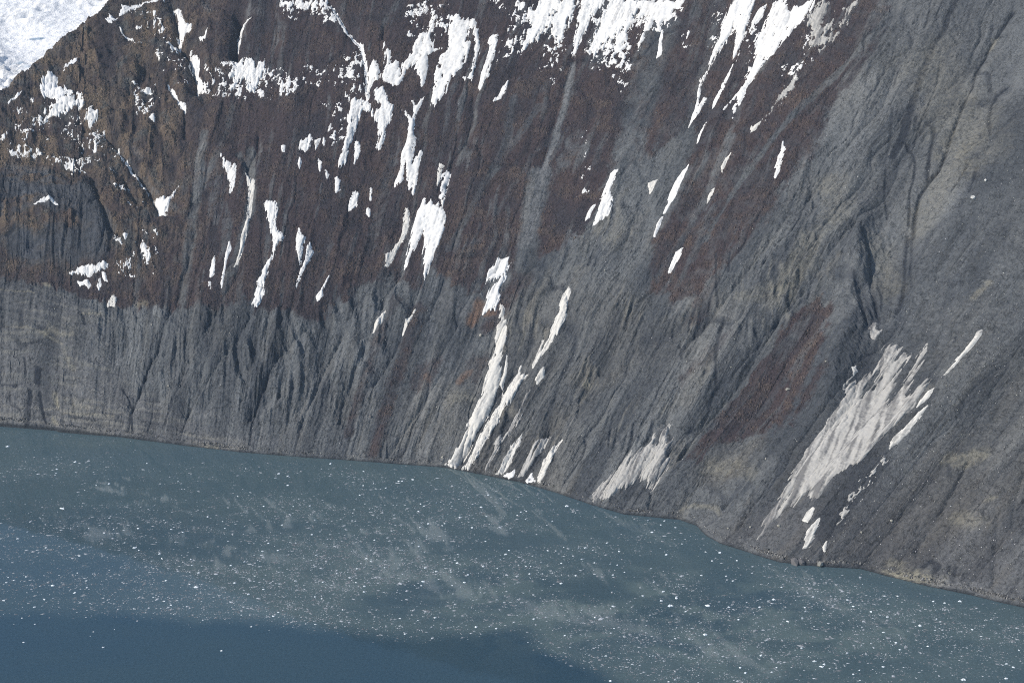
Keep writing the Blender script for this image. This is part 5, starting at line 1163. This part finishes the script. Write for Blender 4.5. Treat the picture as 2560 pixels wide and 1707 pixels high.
vv[:, 4, 0] = x; vv[:, 4, 1] = y; vv[:, 4, 2] = 0.10 + 0.22 * sz
tri = np.array([[0, 1, 4], [1, 2, 4], [2, 3, 4], [3, 0, 4]], np.int32)[None] + np.arange(N, dtype=np.int32)[:, None, None] * 5
lum = (0.16 + 0.44 * rng.rand(N) ** 2.2)[:, None] * C3(0.93, 0.98, 1.02)[None]
me = mesh_from('brash_ice', vv.reshape(-1, 3), tri.ravel(), 3, np.repeat(lum, 5, 0), False)
add_object('brash_ice', me, MAT_ICE, 'countless tiny crumbs of brash ice drifting on the fjord', None, None, 'stuff')

def floe_mesh(seed, aspect):
    """Irregular floe: water-line ring, upper ring, lumpy crown."""
    r = np.random.RandomState(seed); k = 9
    a = np.sort(r.uniform(0, 6.283, k) * 0.4 + np.arange(k) * 6.283 / k * 0.6 + np.arange(k) * 0.28)
    a = np.arange(k) * 6.283 / k + r.uniform(-0.22, 0.22, k)
    rad = r.uniform(0.62, 1.08, k)
    low_ = np.stack([np.cos(a) * rad, np.sin(a) * rad * aspect, np.full(k, -0.12)], -1)
    mid = low_ * [0.92, 0.92, 0]; mid[:, 2] = r.uniform(0.10, 0.26, k)
    inn = low_ * [0.45, 0.45, 0] + [r.uniform(-.15, .15), r.uniform(-.1, .1), 0]; inn[:, 2] = r.uniform(0.16, 0.52, k)
    v = np.concatenate([low_, mid, inn, [[inn[:, 0].mean(), inn[:, 1].mean(), inn[:, 2].mean() + r.uniform(-.05, .22)]]])
    f = []
    for ring_ in (0, k):
        for q in range(k):
            b = (q + 1) % k
            f += [ring_ + q, ring_ + b, ring_ + k + b, ring_ + q, ring_ + k + b, ring_ + k + q]
    for q in range(k):
        f += [2 * k + q, 2 * k + (q + 1) % k, 3 * k]
    c = np.repeat(C3(0.78, 0.82, 0.84)[None], len(v), 0) * r.uniform(0.9, 1.06, (len(v), 1)); c[:k] = (0.40, 0.56, 0.62)
    return mesh_from('ice_floe', v, np.array(f), 3, c, False)

MARKS = [(-560, 'off the pale left cliff'), (-400, 'off the left grey gullies'), (-260, 'off the gullied grey bank'), (-120, 'off the brown-streaked bank'),
         (-10, 'off the avalanche tongues'), (110, 'off the blunt snow cone'), (220, 'off the brown ridge foot'), (330, 'off the largest avalanche cone'), (430, 'off the leaning boulders'), (9999, 'off the pale shore bedrock')]
def floe_label(x, y, w, long_):
    """Say what can be seen: size, outline and the stretch of water it floats in."""
    sh = np.interp(x, wall.shore[:, 0], wall.shore[:, 1]); edge = np.interp(x, be[:, 0], be[:, 1])
    size = 'large' if w > 9 else 'medium' if w > 5.5 else 'small'
    form = 'strip-shaped' if long_ else 'blocky'
    mark = [m for lim, m in MARKS if x < lim][0]
    if y < edge: zone = 'alone on dark open water'
    elif sh - y < 40: zone = 'close to shore'
    else:
        f = (sh - y) / max(sh - max(edge, 1190), 1)
        zone = 'in the shoreward brash' if f < 0.4 else 'in mid brash' if f < 0.7 else 'in the outer brash'
    return '%s %s ice floe %s, %s' % (size, form, zone, mark)

special = {0: 'lone bright floe at upper left, just right of a close pair', 1: 'upper rounder floe of a close pair at upper left', 2: 'lower flatter floe of a close pair at upper left', 11: 'long white floe strip floating left, above the mirrored sky edge',
           18: 'brightest lumpy white floe with a knob, in the dark mirrored area on the left', 19: 'rounded white floe just right of and below the brightest lumpy one',
           30: 'very thin straight white floe line in the left brash', 40: 'white floe farthest out on the open blue water, left of its centre',
           42: 'single pale floe farthest right on the open blue water', 41: 'small white floe farthest left and low on the open blue water',
           51: 'bright tilted floe near the left edge, closest to the cliff shore'}
protos = {False: [floe_mesh(500 + k, 0.75) for k in range(14)], True: [floe_mesh(540 + k, 0.30) for k in range(6)]}
extra = []
tries = 0
while len(extra) < 300 - len(FLOE) and tries < 20000:
    tries += 1
    xx = rng.uniform(-760, 540); yy = rng.uniform(1170, 1860)
    if in_view(xx, yy) and rng.rand() < float(brash_density(np.array([xx]), np.array([yy]))[0]) * 0.8:
        extra.append((xx, yy, rng.uniform(2.2, 4.4)))
for q, (fx, fy, w) in enumerate(list(FLOE) + extra):
    rr = np.random.RandomState(900 + q)
    long_ = bool(w > 8 and rr.rand() < 0.5) or rr.rand() < 0.16
    plist = protos[long_]
    me = plist[q % len(plist)]
    lab = special.get(q) or floe_label(fx, fy, w, long_)
    o = add_object('ice_floe', me, MAT_ICE, lab, 'ice floe', 'ice floes on the fjord')
    k = w * 0.5
    o.location = (fx, fy, 0.0); o.scale = (k, k, min(k, 2.6)); o.rotation_euler = (0, 0, rr.normal(0.12, 0.35) + (math.pi if rr.rand() < 0.5 else 0))

# ---------------------------------------------------------------- the air between the aircraft and the wall
hz = bpy.data.materials.new('haze_air'); hz.use_nodes = True
hn = hz.node_tree.nodes; hl = hz.node_tree.links
hn.remove(hn['Principled BSDF'])
pv = hn.new('ShaderNodeVolumePrincipled')
pv.inputs['Color'].default_value = (0.60, 0.78, 1.0, 1.0)
pv.inputs['Density'].default_value = HAZE_DENSITY
pv.inputs['Anisotropy'].default_value = 0.0
hl.new(pv.outputs['Volume'], hn['Material Output'].inputs['Volume'])
x0, x1, y0, y1, z0, z1 = -9200.0, 9200.0, -9200.0, 9200.0, -60.0, 1320.0
hv = np.array([[x0, y0, z0], [x1, y0, z0], [x1, y1, z0], [x0, y1, z0], [x0, y0, z1], [x1, y0, z1], [x1, y1, z1], [x0, y1, z1]])
hf = np.array([0, 3, 2, 1, 4, 5, 6, 7, 0, 1, 5, 4, 1, 2, 6, 5, 2, 3, 7, 6, 3, 0, 4, 7])
me = mesh_from('haze', hv, hf, 4)
add_object('haze', me, hz, 'thin blue haze filling the fjord', kind='stuff')
